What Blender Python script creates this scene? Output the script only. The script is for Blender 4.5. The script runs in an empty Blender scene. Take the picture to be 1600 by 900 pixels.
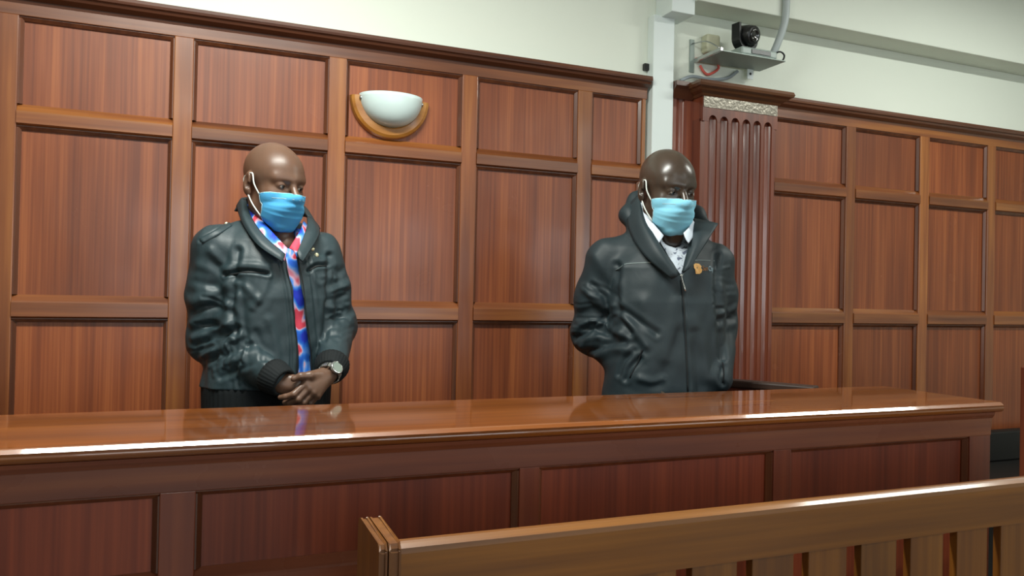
import bpy, bmesh, math, random
import numpy as np
from mathutils import Vector, Matrix

# ------------------------------------------------------------------ camera
EYE = 1.29
FPX = 1230.0
YAW, PITCH, ROLL = math.radians(22.594), math.radians(0.569), math.radians(1.213)
fw = Vector((math.sin(YAW)*math.cos(PITCH), math.cos(YAW)*math.cos(PITCH), math.sin(PITCH)))
r0 = Vector((math.cos(YAW), -math.sin(YAW), 0)); u0 = r0.cross(fw)
rt = r0*math.cos(ROLL) + u0*math.sin(ROLL); up = -r0*math.sin(ROLL) + u0*math.cos(ROLL)
CAM = Vector((0, -3.0, EYE))
scene = bpy.context.scene
COL = scene.collection
cd = bpy.data.cameras.new('camera'); cam = bpy.data.objects.new('camera', cd); COL.objects.link(cam)
M = Matrix((rt, up, -fw)).transposed().to_4x4(); M.translation = CAM
cam.matrix_world = M
cd.sensor_fit = 'HORIZONTAL'; cd.sensor_width = 36.0; cd.lens = FPX/1600*36.0; cd.clip_start = 0.05
scene.camera = cam
# ------------------------------------------------------------------ world, lights, exposure
w = bpy.data.worlds.new('world'); scene.world = w; w.use_nodes = True
w.node_tree.nodes['Background'].inputs[0].default_value = (0.75, 0.88, 1.0, 1)
w.node_tree.nodes['Background'].inputs[1].default_value = 0.6
vs = scene.view_settings
vs.view_transform = 'Standard'; vs.look = 'None'; vs.gamma = 1.0; vs.use_curve_mapping = False
vs.exposure = 0.14
def area(name, loc, direction, sx, sy, power, color):
    d = bpy.data.lights.new(name, 'AREA'); d.shape = 'RECTANGLE'; d.size = sx; d.size_y = sy; d.energy = power; d.color = color
    o = bpy.data.objects.new(name, d); COL.objects.link(o); o.location = loc
    o.rotation_euler = Vector(direction).to_track_quat('-Z', 'Y').to_euler()
    return o
RX0, RX1, RY0, CEIL = -4.4, 6.4, -6.6, 3.05
TUBES = [(0.07, -1.45, 124), (3.50, -1.45, 62), (0.07, -4.6, 30), (3.58, -4.6, 30)]
for tx, ty, e in TUBES:
    area('ceiling_light_glow', (tx, ty, CEIL-0.085), (0, 0, -1), 1.24, 0.16, e*0.6, (0.97, 1.0, 0.93))
# daylight through the windows of the wall behind the camera
WINS = [(0.0, 1.5), (2.3, 1.5), (4.6, 1.5)]
for wx, ww in WINS:
    area('window_daylight', (wx, RY0-0.02, 1.75), (0, 1, 0), ww-0.06, 1.34, 22, (0.90, 0.96, 1.0))

# ------------------------------------------------------------------ helpers
def ray(x, y): return fw + rt*((x-800)/FPX) - up*((y-450)/FPX)
def onY(x, y, Y):
    d = ray(x, y); return CAM + d*((Y-CAM.y)/d.y)
def tag(o, label=None, cat=None, group=None, kind=None):
    if label: o['label'] = label
    if cat: o['category'] = cat
    if group: o['group'] = group
    if kind: o['kind'] = kind
    return o
def empty(name, loc=(0, 0, 0), rz=0.0):
    o = bpy.data.objects.new(name, None); COL.objects.link(o); o.location = loc; o.rotation_euler = (0, 0, rz)
    o.empty_display_size = 0.1
    return o
def link(name, me, mat, parent=None, loc=None, smooth=False):
    o = bpy.data.objects.new(name, me); COL.objects.link(o)
    if mat and not me.materials: me.materials.append(mat)
    if parent: o.parent = parent
    if loc is not None: o.location = loc
    if smooth and len(me.polygons): me.polygons.foreach_set('use_smooth', [True]*len(me.polygons))
    return o
def from_bm(name, bm, mat, parent=None, loc=None, smooth=False):
    bmesh.ops.recalc_face_normals(bm, faces=bm.faces)
    me = bpy.data.meshes.new(name); bm.to_mesh(me); bm.free()
    return link(name, me, mat, parent, loc, smooth)
def pydata(name, V, F, mat, parent=None, loc=None, smooth=False):
    me = bpy.data.meshes.new(name); me.from_pydata([tuple(map(float, v)) for v in V], [], [tuple(map(int, f)) for f in F]); me.update()
    bm = bmesh.new(); bm.from_mesh(me); bmesh.ops.recalc_face_normals(bm, faces=bm.faces); bm.to_mesh(me); bm.free()
    return link(name, me, mat, parent, loc, smooth)
def box(name, lo, hi, mat, parent=None, bev=0.0, seg=2):
    """box from lo to hi; origin at its centre"""
    lo = Vector(lo); hi = Vector(hi); c = (lo+hi)/2; s = hi-lo
    bm = bmesh.new(); bmesh.ops.create_cube(bm, size=1.0, matrix=Matrix.Diagonal((s.x, s.y, s.z, 1)))
    if bev > 0: bmesh.ops.bevel(bm, geom=list(bm.edges), offset=bev, segments=seg, affect='EDGES', profile=0.5)
    return from_bm(name, bm, mat, parent, c)
def extrude(name, prof, a, b, axis, mat, parent=None, smooth=False):
    """closed profile extruded along axis. axis 'x': prof=(y,z); 'z': prof=(x,y); 'y': prof=(x,z)"""
    n = len(prof); V = []
    for t in (a, b):
        for p, q in prof:
            V.append({'x': (t, p, q), 'z': (p, q, t), 'y': (p, t, q)}[axis])
    V = np.array(V, float); c = (V.min(0)+V.max(0))/2
    F = [(i, (i+1) % n, n+(i+1) % n, n+i) for i in range(n)] + [tuple(range(n)), tuple(range(2*n-1, n-1, -1))]
    return pydata(name, V-c, F, mat, parent, tuple(c), smooth)
def tube_data(pts, rad, seg=10, closed=False, spline=4):
    pts = [np.array(p, float) for p in pts]
    if spline > 1 and len(pts) > 2: pts = catmull(pts, spline)
    n = len(pts); rads = rad if hasattr(rad, '__len__') else [rad]*n
    if len(rads) != n: rads = np.interp(np.linspace(0, 1, n), np.linspace(0, 1, len(rads)), rads)
    V = []; F = []; prev = None
    for i in range(n):
        t = pts[min(i+1, n-1)]-pts[max(i-1, 0)]; t = t/(np.linalg.norm(t)+1e-12)
        if prev is None:
            a = np.array((0, 0, 1.0)) if abs(t[2]) < 0.9 else np.array((1.0, 0, 0))
            nn = np.cross(t, a)
        else: nn = prev - t*np.dot(prev, t)
        nn = nn/(np.linalg.norm(nn)+1e-12); prev = nn; bb = np.cross(t, nn)
        for k in range(seg):
            a = 2*math.pi*k/seg; V.append(pts[i]+rads[i]*(math.cos(a)*nn+math.sin(a)*bb))
    for i in range(n-1):
        for k in range(seg):
            F.append((i*seg+k, i*seg+(k+1) % seg, (i+1)*seg+(k+1) % seg, (i+1)*seg+k))
    F.append(tuple(range(seg))[::-1]); F.append(tuple(range((n-1)*seg, n*seg)))
    return V, F
def catmull(P, k):
    P = [np.array(p, float) for p in P]; out = []
    Q = [2*P[0]-P[1]] + P + [2*P[-1]-P[-2]]
    for i in range(1, len(Q)-2):
        for j in range(k):
            t = j/k
            out.append(0.5*((2*Q[i])+(-Q[i-1]+Q[i+1])*t+(2*Q[i-1]-5*Q[i]+4*Q[i+1]-Q[i+2])*t*t+(-Q[i-1]+3*Q[i]-3*Q[i+1]+Q[i+2])*t**3))
    out.append(P[-1]); return out
def tube(name, pts, rad, mat, parent=None, seg=10, spline=4):
    V, F = tube_data(pts, rad, seg, spline=spline)
    return pydata(name, V, F, mat, parent, smooth=True)
def lathe_bm(prof, seg=32, axis='z'):
    bm = bmesh.new(); rings = []
    for r, z in prof:
        rings.append([bm.verts.new((r*math.cos(2*math.pi*k/seg), r*math.sin(2*math.pi*k/seg), z)) for k in range(seg)])
    for a, b in zip(rings[:-1], rings[1:]):
        for k in range(seg): bm.faces.new((a[k], a[(k+1) % seg], b[(k+1) % seg], b[k]))
    bm.faces.new(rings[0][::-1]); bm.faces.new(rings[-1])
    return bm

# ------------------------------------------------------------------ materials
def newmat(name):
    m = bpy.data.materials.new(name); m.use_nodes = True
    nt = m.node_tree; b = nt.nodes['Principled BSDF']; return m, nt, b
def N(nt, t, **kw):
    n = nt.nodes.new(t)
    for k, v in kw.items(): setattr(n, k, v)
    return n
def srgb(r, g, b):
    f = lambda c: ((c/255+0.055)/1.055)**2.4 if c > 10 else c/255/12.92
    return (f(r), f(g), f(b), 1)
def plain(name, col, rough=0.5, metal=0.0, spec=0.5, coat=0.0, bump=0.0, bscale=200, var=0.0, vscale=6):
    m, nt, b = newmat(name)
    b.inputs['Roughness'].default_value = rough; b.inputs['Metallic'].default_value = metal
    b.inputs['Specular IOR Level'].default_value = spec; b.inputs['Coat Weight'].default_value = coat; b.inputs['Coat Roughness'].default_value = 0.1
    tc = N(nt, 'ShaderNodeTexCoord'); no = N(nt, 'ShaderNodeTexNoise'); no.inputs['Scale'].default_value = vscale; no.inputs['Detail'].default_value = 4
    nt.links.new(tc.outputs['Object'], no.inputs['Vector'])
    mx = N(nt, 'ShaderNodeMix', data_type='RGBA')
    mx.inputs[6].default_value = tuple(c*(1-var) for c in col[:3])+(1,); mx.inputs[7].default_value = tuple(min(1, c*(1+var)) for c in col[:3])+(1,)
    nt.links.new(no.outputs['Fac'], mx.inputs[0]); nt.links.new(mx.outputs[2], b.inputs['Base Color'])
    if bump:
        n2 = N(nt, 'ShaderNodeTexNoise'); n2.inputs['Scale'].default_value = bscale; n2.inputs['Detail'].default_value = 3
        bp = N(nt, 'ShaderNodeBump'); bp.inputs['Strength'].default_value = bump; bp.inputs['Distance'].default_value = 0.002
        nt.links.new(tc.outputs['Object'], n2.inputs['Vector']); nt.links.new(n2.outputs['Fac'], bp.inputs['Height']); nt.links.new(bp.outputs['Normal'], b.inputs['Normal'])
    return m
def wood(name, dark, mid, light, axis='z', fine=70.0, broad=9.0, rough=0.45, coat=0.6, crough=0.15, worn=0.0, contrast=1.0, bump=0.08):
    """varnished wood, grain running along axis"""
    m, nt, b = newmat(name)
    tc = N(nt, 'ShaderNodeTexCoord'); oi = N(nt, 'ShaderNodeObjectInfo')
    off = N(nt, 'ShaderNodeVectorMath', operation='SCALE'); off.inputs[0].default_value = (13.1, 7.7, 9.3)
    nt.links.new(oi.outputs['Random'], off.inputs['Scale'])
    add = N(nt, 'ShaderNodeVectorMath', operation='ADD'); nt.links.new(tc.outputs['Object'], add.inputs[0]); nt.links.new(off.outputs[0], add.inputs[1])
    def noise(s_across, s_along, detail, dist=0.0):
        mp = N(nt, 'ShaderNodeMapping'); s = [s_across]*3; s['xyz'.index(axis)] = s_along; mp.inputs['Scale'].default_value = s
        nt.links.new(add.outputs[0], mp.inputs['Vector'])
        n = N(nt, 'ShaderNodeTexNoise'); n.inputs['Scale'].default_value = 1.0; n.inputs['Detail'].default_value = detail; n.inputs['Distortion'].default_value = dist
        nt.links.new(mp.outputs[0], n.inputs['Vector']); return n
    nf = noise(fine, 1.6, 3.0); nb = noise(broad, 0.7, 2.0, 0.4); nl = noise(1.6, 1.3, 2.0)
    a1 = N(nt, 'ShaderNodeMath', operation='MULTIPLY_ADD'); a1.inputs[1].default_value = 0.5; nt.links.new(nf.outputs['Fac'], a1.inputs[0])
    s2 = N(nt, 'ShaderNodeMath', operation='MULTIPLY'); s2.inputs[1].default_value = 0.5; nt.links.new(nb.outputs['Fac'], s2.inputs[0]); nt.links.new(s2.outputs[0], a1.inputs[2])
    cr = N(nt, 'ShaderNodeValToRGB'); e = cr.color_ramp.elements
    sp = 0.16/contrast
    e[0].position = 0.5-sp; e[0].color = dark; e[1].position = 0.5+sp; e[1].color = light
    k = cr.color_ramp.elements.new(0.5); k.color = mid
    nt.links.new(a1.outputs[0], cr.inputs[0])
    hv = N(nt, 'ShaderNodeHueSaturation')
    v = N(nt, 'ShaderNodeMapRange'); v.inputs[3].default_value = 0.86; v.inputs[4].default_value = 1.14
    nt.links.new(oi.outputs['Random'], v.inputs[0])
    v2 = N(nt, 'ShaderNodeMapRange'); v2.inputs[1].default_value = 0.3; v2.inputs[2].default_value = 0.7; v2.inputs[3].default_value = 0.88; v2.inputs[4].default_value = 1.12
    nt.links.new(nl.outputs['Fac'], v2.inputs[0])
    vm = N(nt, 'ShaderNodeMath', operation='MULTIPLY'); nt.links.new(v.outputs[0], vm.inputs[0]); nt.links.new(v2.outputs[0], vm.inputs[1])
    nt.links.new(vm.outputs[0], hv.inputs['Value']); nt.links.new(cr.outputs[0], hv.inputs['Color']); nt.links.new(hv.outputs[0], b.inputs['Base Color'])
    b.inputs['Roughness'].default_value = rough; b.inputs['Coat Weight'].default_value = coat
    nr = N(nt, 'ShaderNodeTexNoise'); nr.inputs['Scale'].default_value = 5.0; nr.inputs['Detail'].default_value = 5; nt.links.new(add.outputs[0], nr.inputs['Vector'])
    rr = N(nt, 'ShaderNodeMapRange'); rr.inputs[1].default_value = 0.3; rr.inputs[2].default_value = 0.75; rr.inputs[3].default_value = crough*0.7; rr.inputs[4].default_value = crough*1.5
    nt.links.new(nr.outputs['Fac'], rr.inputs[0]); nt.links.new(rr.outputs[0], b.inputs['Coat Roughness'])
    bp = N(nt, 'ShaderNodeBump'); bp.inputs['Strength'].default_value = bump; bp.inputs['Distance'].default_value = 0.002
    nt.links.new(nf.outputs['Fac'], bp.inputs['Height']); nt.links.new(bp.outputs['Normal'], b.inputs['Normal'])
    return m
MAT = {}
MAT['panel'] = wood('sapele_panel', srgb(104, 48, 20), srgb(127, 63, 28), srgb(150, 82, 40), 'z', 110, 16, 0.5, 0.36, 0.2)
MAT['stile'] = wood('mahogany_stile', srgb(102, 50, 20), srgb(130, 72, 32), srgb(158, 98, 46), 'z', 40, 6, 0.42, 0.6, 0.18)
MAT['rail'] = wood('mahogany_rail', srgb(94, 48, 22), srgb(122, 68, 32), srgb(150, 94, 44), 'x', 40, 6, 0.42, 0.6, 0.18)
MAT['cornice'] = wood('dark_cornice', srgb(66, 36, 24), srgb(86, 48, 30), srgb(108, 64, 40), 'x', 40, 6, 0.4, 0.6, 0.2)
MAT['moulding'] = wood('dark_moulding', srgb(74, 36, 20), srgb(98, 52, 28), srgb(120, 68, 38), 'z', 40, 6, 0.4, 0.6, 0.2)
MAT['pillar'] = wood('dark_pilaster', srgb(94, 42, 26), srgb(116, 56, 36), srgb(138, 72, 46), 'z', 50, 8, 0.38, 0.8, 0.14)
MAT['pillar_x'] = wood('dark_pilaster_cap', srgb(84, 48, 28), srgb(108, 66, 38), srgb(130, 84, 48), 'x', 50, 8, 0.38, 0.7, 0.16)
MAT['top'] = wood('polished_countertop', srgb(106, 54, 14), srgb(128, 68, 18), srgb(148, 84, 26), 'x', 50, 7, 0.35, 1.0, 0.05, bump=0.03)
MAT['dpanel'] = wood('dock_panel', srgb(100, 38, 18), srgb(122, 50, 26), srgb(142, 64, 34), 'z', 100, 12, 0.5, 0.35, 0.18)
MAT['dstile'] = wood('dock_stile', srgb(90, 38, 22), srgb(110, 50, 30), srgb(130, 66, 38), 'z', 40, 6, 0.42, 0.6, 0.2)
MAT['drail'] = wood('dock_rail', srgb(96, 44, 26), srgb(118, 60, 34), srgb(138, 78, 42), 'x', 40, 6, 0.5, 0.3, 0.25)
MAT['bench_x'] = wood('bench_board', srgb(90, 50, 9), srgb(110, 65, 13), srgb(130, 80, 20), 'x', 60, 10, 0.45, 0.35, 0.14)
MAT['bench_z'] = wood('bench_slat', srgb(88, 48, 10), srgb(106, 62, 14), srgb(126, 78, 22), 'z', 60, 10, 0.45, 0.3, 0.16)
MAT['plaster'] = plain('wall_paint', srgb(226, 232, 220), 0.75, spec=0.3, bump=0.15, bscale=60, var=0.03, vscale=1.5)
MAT['white'] = plain('white_plastic', srgb(224, 234, 232), 0.4, var=0.02)
MAT['floor'] = plain('floor_tile', srgb(96, 84, 72), 0.4, var=0.15, vscale=3)
MAT['ceiling'] = plain('ceiling_paint', srgb(232, 234, 224), 0.8, var=0.02)
MAT['black'] = plain('black_plastic', srgb(22, 24, 25), 0.35, var=0.1)
MAT['lens'] = plain('lens_glass', srgb(10, 12, 16), 0.05, coat=1.0)
MAT['grey'] = plain('grey_metal', srgb(140, 152, 146), 0.45, metal=0.3, var=0.06)
MAT['steel'] = plain('steel', srgb(190, 192, 190), 0.25, metal=0.9, var=0.05)
MAT['dark'] = plain('dark_leather', srgb(10, 8, 7), 0.6, var=0.2, bump=0.2)

MAT['gate'] = wood('dark_gate_wood', srgb(40, 22, 14), srgb(52, 30, 18), srgb(66, 40, 24), 'x', 50, 8, 0.6, 0.1, 0.4)
# ------------------------------------------------------------------ room shell
def struct(o, label=None): o['kind'] = 'structure'; return o
struct(box('floor', (RX0, RY0, -0.1), (RX1, 0.0, 0.0), MAT['floor']))
struct(box('ceiling', (RX0, RY0, CEIL), (RX1, 0.0, CEIL+0.1), MAT['ceiling']))
wall = empty('wall_back', (0, 0, 0)); struct(wall)
box('plaster', (RX0, 0.0, 0.0), (RX1, 0.12, CEIL), MAT['plaster'], wall)
struct(box('wall_left', (RX0-0.1, RY0, 0), (RX0, 0.12, CEIL), MAT['plaster']))
struct(box('wall_right', (RX1, RY0, 0), (RX1+0.1, 0.12, CEIL), MAT['plaster']))
# wall behind the camera with window openings
rear = empty('wall_rear', (0, RY0, 0)); struct(rear)
xs = [RX0]
for wx, ww in WINS: xs += [wx-ww/2, wx+ww/2]
xs.append(RX1)
def rbox(x0, x1, z0, z1):
    o = box('wall_section', (x0, RY0-0.12, z0), (x1, RY0, z1), MAT['plaster'], rear); o.location.y -= RY0
rbox(RX0, RX1, 0, 1.05); rbox(RX0, RX1, 2.45, CEIL)
for i in range(0, len(xs), 2): rbox(xs[i], xs[i+1], 1.05, 2.45)
for i, (wx, ww) in enumerate(WINS):
    wn = empty('window_%d' % (i+1), (wx, RY0-0.06, 1.05)); struct(wn)
    for a in (-ww/2+0.02, 0, ww/2-0.02):
        o = box('frame_bar', (a-0.02, -0.02, 0), (a+0.02, 0.02, 1.4), MAT['white'], wn)
    for z in (0.02, 1.38):
        box('frame_bar', (-ww/2, -0.02, z-0.02), (ww/2, 0.02, z+0.02), MAT['white'], wn)
# ceiling lights (fixtures of the area lights)
for i, (tx, ty, e) in enumerate(TUBES):
    t = empty('ceiling_light', (tx, ty, CEIL-0.08))
    tag(t, ['white ceiling light fitting above the middle of the dock', 'white ceiling light fitting above the right end of the dock',
            'white ceiling light fitting behind the viewer on the left', 'white ceiling light fitting behind the viewer on the right'][i], 'light', 'ceiling lights')
    box('housing', (-0.66, -0.16, 0.0), (0.66, 0.16, 0.08), MAT['white'], t, 0.01)
# beam along the top of the back wall, starting at the trunking
struct(box('trim_1', (2.034, -0.15, 2.594), (RX1, 0.0, CEIL), MAT['plaster'], None, 0.004))

# ------------------------------------------------------------------ wall panelling (children of wall_back)
ZT, Z1T, Z1B, Z2T, Z2B, ZBASE = 2.167, 1.882, 1.811, 1.261, 1.184, 0.16
PROUD = 0.028           # stiles and rails stand proud of the panel sheets
def panelling(stiles, x0, x1, open_right=None):
    """stiles: list of (xa, xb); the openings between them get panels and rails"""
    for xa, xb in stiles:
        box('stile', (xa, -PROUD-0.002, ZBASE), (xb, 0, ZT+0.002), MAT['stile'], wall, 0.003)
    edges = []
    for (a, b), (c, d) in zip(stiles[:-1], stiles[1:]): edges.append((b, c))
    if open_right: edges.append((stiles[-1][1], open_right))
    for a, b in edges:
        for z0, z1 in ((Z1T, ZT), (Z2T, Z1B), (ZBASE, Z2B)):
            box('panel', (a-0.004, -0.008, z0-0.004), (b+0.004, 0, z1+0.004), MAT['panel'], wall)
            # thin bead round the opening: top and both sides
            s = 0.013
            extrude('bead', [(-0.008, z1), (-0.008, z1-s), (-0.014, z1-s), (-0.024, z1-0.003), (-0.024, z1)], a, b, 'x', MAT['moulding'], wall)
            extrude('bead', [(a, -0.008), (a+s, -0.008), (a+s, -0.014), (a+0.003, -0.024), (a, -0.024)], z0, z1-s*0.5, 'z', MAT['moulding'], wall)
            extrude('bead', [(b, -0.008), (b-s, -0.008), (b-s, -0.014), (b-0.003, -0.024), (b, -0.024)], z0, z1-s*0.5, 'z', MAT['moulding'], wall)
        for zb, zt in ((Z1B, Z1T), (Z2B, Z2T)):
            # rail with a sloped top edge, a little prouder than the stiles
            p = PROUD+0.007
            extrude('rail', [(0, zb+0.004), (-p+0.012, zb), (-p, zb+0.006), (-p, zt-0.026), (-p+0.004, zt-0.021), (-0.010, zt), (0, zt)], a, b, 'x', MAT['rail'], wall)
    lo, hi = x0, x1
    box('frieze_rail', (lo, -PROUD-0.002, ZT), (hi, 0, ZT+0.05), MAT['rail'], wall, 0.002)
    extrude('cornice', [(0, 2.205), (-0.030, 2.205), (-0.034, 2.216), (-0.058, 2.226), (-0.064, 2.236), (-0.072, 2.238), (-0.075, 2.246), (-0.072, 2.258), (-0.06, 2.262), (0, 2.262)], lo, hi+0.0, 'x', MAT['cornice'], wall)
    box('skirting', (lo, -0.034, 0), (hi, 0, ZBASE), MAT['cornice'], wall, 0.004)
W = 0.066
left = [(-2.65, -2.584), (-2.12, -2.054), (-1.60, -1.534), (-1.09, -1.024), (-0.61, -0.515), (-0.051, 0.012), (0.480, 0.545), (1.005, 1.070), (1.523, 1.591), (1.838, 1.856)]
panelling(left, -2.65, 1.862)
right = [(2.508, 2.570), (3.020, 3.082), (3.527, 3.594), (4.038, 4.101), (4.550, 4.613), (5.062, 5.125), (5.574, 5.637), (6.086, 6.15)]
panelling(right, 2.50, 6.15)
# narrow strip of panelling between the trunking and the pilaster
extrude('strip_panel', [(1.99, 0), (1.99, -0.02)] + [(2.02+0.022*(1-math.cos(t)), -0.022+0.012*math.sin(t)) for t in np.linspace(0, math.pi, 9)] + [(2.09, -0.022), (2.12, -0.022), (2.12, 0)], 0, 2.19, 'z', MAT['pillar'], wall)
extrude('cornice', [(0, 2.19), (-0.030, 2.19), (-0.058, 2.226), (-0.072, 2.238), (-0.072, 2.258), (0, 2.262)], 1.986, 2.10, 'x', MAT['cornice'], wall)

# ------------------------------------------------------------------ fluted pilaster
pil = empty('pilaster', (2.315, -0.05, 0))
tag(pil, 'dark fluted wooden pilaster with a moulded cap, right of the white trunking', 'pilaster')
def loc(o, root): o.location = Vector(o.location)-root.location; return o
px0, px1 = 2.106, 2.523
prof = [(px0, -0.001), (px0, -0.085), (px0+0.012, -0.1)]
nfl = 6; fx0, fx1 = px0+0.024, px1-0.024; pit = (fx1-fx0)/nfl
for i in range(nfl):
    a = fx0+i*pit+0.007; b = fx0+(i+1)*pit-0.007; c = (a+b)/2; rr = (b-a)/2
    prof += [(a-0.003, -0.1)] + [(c-rr*math.cos(t), -0.1+0.02*math.sin(t)) for t in np.linspace(0, math.pi, 9)] + [(b+0.003, -0.1)]
prof += [(px1-0.012, -0.1), (px1, -0.085), (px1, -0.001)]
o = loc(extrude('fluted_shaft', prof, 0.16, 2.100, 'z', MAT['pillar'], pil), pil)
# rounded heads of the flutes: the plain band above overlaps them with small arches
def band():
    bm = bmesh.new(); zt, zb = 2.205, 2.086
    pts = [(px0, zt), (px0, zb)]
    for i in range(nfl):
        a = fx0+i*pit+0.007; b = fx0+(i+1)*pit-0.007; c = (a+b)/2; rr = (b-a)/2
        pts += [(c-rr*math.cos(t), zb+0.030*math.sin(t)) for t in np.linspace(0, math.pi, 9)]
    pts += [(px1, zb), (px1, zt)]
    return pts
o = loc(extrude('capital_band', band(), -0.101, -0.078, 'y', MAT['pillar'], pil), pil)
loc(box('core', (px0+0.001, -0.079, 2.09), (px1-0.001, -0.001, 2.2), MAT['pillar'], pil), pil)
tin = plain('tin_foil_strip', srgb(128, 122, 110), 0.3, metal=0.45, var=0.25, vscale=40, bump=0.9, bscale=70)
o = loc(box('worn_varnish_band', (px0+0.003, -0.1035, 2.148), (px1-0.003, -0.0995, 2.203), tin, pil), pil)
def cap_prof(e, z): return None
def cornice_block(name, x0, x1, y0, levels, mat, root):
    """levels: (projection, z) rings around three sides"""
    V = []; F = []
    for e, z in levels: V += [(x0-e, 0, z), (x0-e, y0-e, z), (x1+e, y0-e, z), (x1+e, 0, z)]
    n = len(levels)
    for i in range(n-1):
        for k in range(3): F.append((4*i+k, 4*i+k+1, 4*i+4+k+1, 4*i+4+k))
        F.append((4*i+3, 4*i, 4*i+4, 4*i+7))
    F.append((3, 2, 1, 0)); F.append((4*n-4, 4*n-3, 4*n-2, 4*n-1))
    o = pydata(name, V, F, mat, root); o.location = -Vector(root.location); return o
cornice_block('moulded_cap', px0, px1, -0.1, [(0.004, 2.196), (0.012, 2.206), (0.03, 2.216), (0.04, 2.226), (0.05, 2.23), (0.055, 2.24), (0.05, 2.254), (0.04, 2.258)], MAT['pillar_x'], pil)
loc(box('plinth', (px0-0.015, -0.115, 0), (px1+0.015, 0, 0.16), MAT['pillar'], pil, 0.004), pil)

# ------------------------------------------------------------------ white trunking with box
tr = empty('trunking', (1.93, -0.025, 0)); tag(tr, 'white plastic cable trunking running up the wall beside the fluted pilaster', 'trunking')
loc(box('cover', (1.876, -0.05, 0.0), (1.984, 0.0, 2.54), MAT['white'], tr, 0.003), tr)
loc(box('junction_box', (1.915, -0.13, 2.534), (2.034, 0.0, CEIL), MAT['white'], tr, 0.003), tr)
loc(box('clip', (1.852, -0.02, 2.30), (1.876, 0.0, 2.33), MAT['black'], tr, 0.003), tr)

# ------------------------------------------------------------------ wall sconce
sx, sz = 0.715, 2.036
sc = empty('wall_sconce', (sx, -0.008, sz)); tag(sc, 'half-round wall sconce with frosted white glass and a golden wooden rim', 'wall lamp')
gold = wood('golden_wood', srgb(150, 92, 34), srgb(176, 116, 46), srgb(196, 138, 64), 'x', 40, 6, 0.4, 0.6, 0.15)
R1, R2 = 0.154, 0.112
V = []; F = []; ns = 40
ringp = [(R1, 0.0), (R1, -0.012), (R1-0.004, -0.024), (R1-0.014, -0.031), (R2+0.006, -0.036), (R2, -0.030), (R2, 0.0)]
for i in range(ns+1):
    a = math.pi + math.pi*i/ns
    for r_, y_ in ringp: V.append((r_*math.cos(a), y_, r_*math.sin(a)))
m_ = len(ringp)
for i in range(ns):
    for k in range(m_): F.append((i*m_+k, i*m_+(k+1) % m_, (i+1)*m_+(k+1) % m_, (i+1)*m_+k))
F.append(tuple(range(m_))); F.append(tuple(range(ns*m_, ns*m_+m_))[::-1])
pydata('wooden_rim', V, F, gold, sc, smooth=False)
box('back_plate', (-0.11, -0.004, -0.11), (0.11, 0.002, -0.002), MAT['steel'], sc)
glass, ntg, bg = newmat('frosted_glass')
bg.inputs['Base Color'].default_value = srgb(214, 232, 230); bg.inputs['Roughness'].default_value = 0.35
bg.inputs['Subsurface Weight'].default_value = 0.3; bg.inputs['Subsurface Radius'].default_value = (0.02, 0.02, 0.02); bg.inputs['Coat Weight'].default_value = 0.3
V = []; F = []; nu, nv = 36, 14
for k_ in (1.0, 0.965):
    for j in range(nv+1):
        th = math.pi/2*j/nv
        for i in range(nu+1):
            ph = math.pi*i/nu
            V.append((-0.122*k_*math.cos(ph)*math.cos(th)**0.9, -0.026-0.092*k_*math.sin(ph)*math.cos(th)**0.7, 0.006-0.116*k_*math.sin(th)))
s_ = (nu+1)*(nv+1)
for sh in (0, 1):
    for j in range(nv):
        for i in range(nu):
            q = sh*s_+j*(nu+1)+i; f_ = (q, q+1, q+nu+2, q+nu+1); F.append(f_ if sh == 0 else f_[::-1])
for i in range(nu): F.append((i, s_+i, s_+i+1, i+1))
pydata('glass_shade', V, F, glass, sc, smooth=True)
for s in (-1, 1):
    bm = bmesh.new(); bmesh.ops.create_uvsphere(bm, u_segments=12, v_segments=8, radius=0.009, matrix=Matrix.Diagonal((0.8, 1.3, 1.1, 1)))
    from_bm('clip', bm, MAT['steel'], sc, (s*0.118, -0.036, -0.012), True)

# ------------------------------------------------------------------ dock
YF = -1.415; CT = 1.01
dk = empty('dock', (0.3, -1.2, 0)); tag(dk, 'long panelled wooden dock with a polished counter in front of the two men', 'dock')
DX0, DX1 = -2.0, 2.182
def dbox(n, lo, hi, mat, bev=0.0, seg=2): return loc(box(n, lo, hi, mat, dk, bev, seg), dk)
def dext(n, prof, a, b, ax, mat): return loc(extrude(n, prof, a, b, ax, mat, dk), dk)
# counter with a bull-nosed front edge
nose = [(-1.012, CT), (-1.012, CT-0.028), (-1.42, CT-0.028)] + [(-1.424-0.0135*math.cos(t), CT-0.0165-0.0115*math.sin(t)) for t in np.linspace(math.pi/2, -0.35, 17)]
_nx, _nz = -math.cos(math.radians(49.6)), math.sin(math.radians(49.6)); _c = (-1.4335, CT-0.0045)     # planed edge above the rounding
nose += [(_c[0]-_nz*0.0048+_nx*-0.0004, _c[1]+_nx*0.0048), (_c[0], _c[1]), (_c[0]+_nz*0.0048+_nx*-0.0004, _c[1]-_nx*0.0048)]
nose = nose[:-3]+[(_c[0]-_nz*0.0050, _c[1]+_nx*0.0050), (_c[0]+_nz*0.0050, _c[1]-_nx*0.0050), (-1.426, CT)]
o = dext('countertop', nose, DX0-0.03, DX1+0.024, 'x', MAT['top'])
dext('cove_moulding', [(YF+0.01, CT-0.028), (YF-0.014, CT-0.028), (YF-0.012, CT-0.036), (YF-0.005, CT-0.046), (YF+0.01, CT-0.048)], DX0, DX1, 'x', MAT['drail'])
DT, DB = 0.913, 0.765
dst = [(-2.0, -1.95), (-1.40, -1.34), (-0.76, -0.70), (-0.033, 0.029), (0.687, 0.736), (1.387, 1.443), (2.096, 2.182)]
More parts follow.
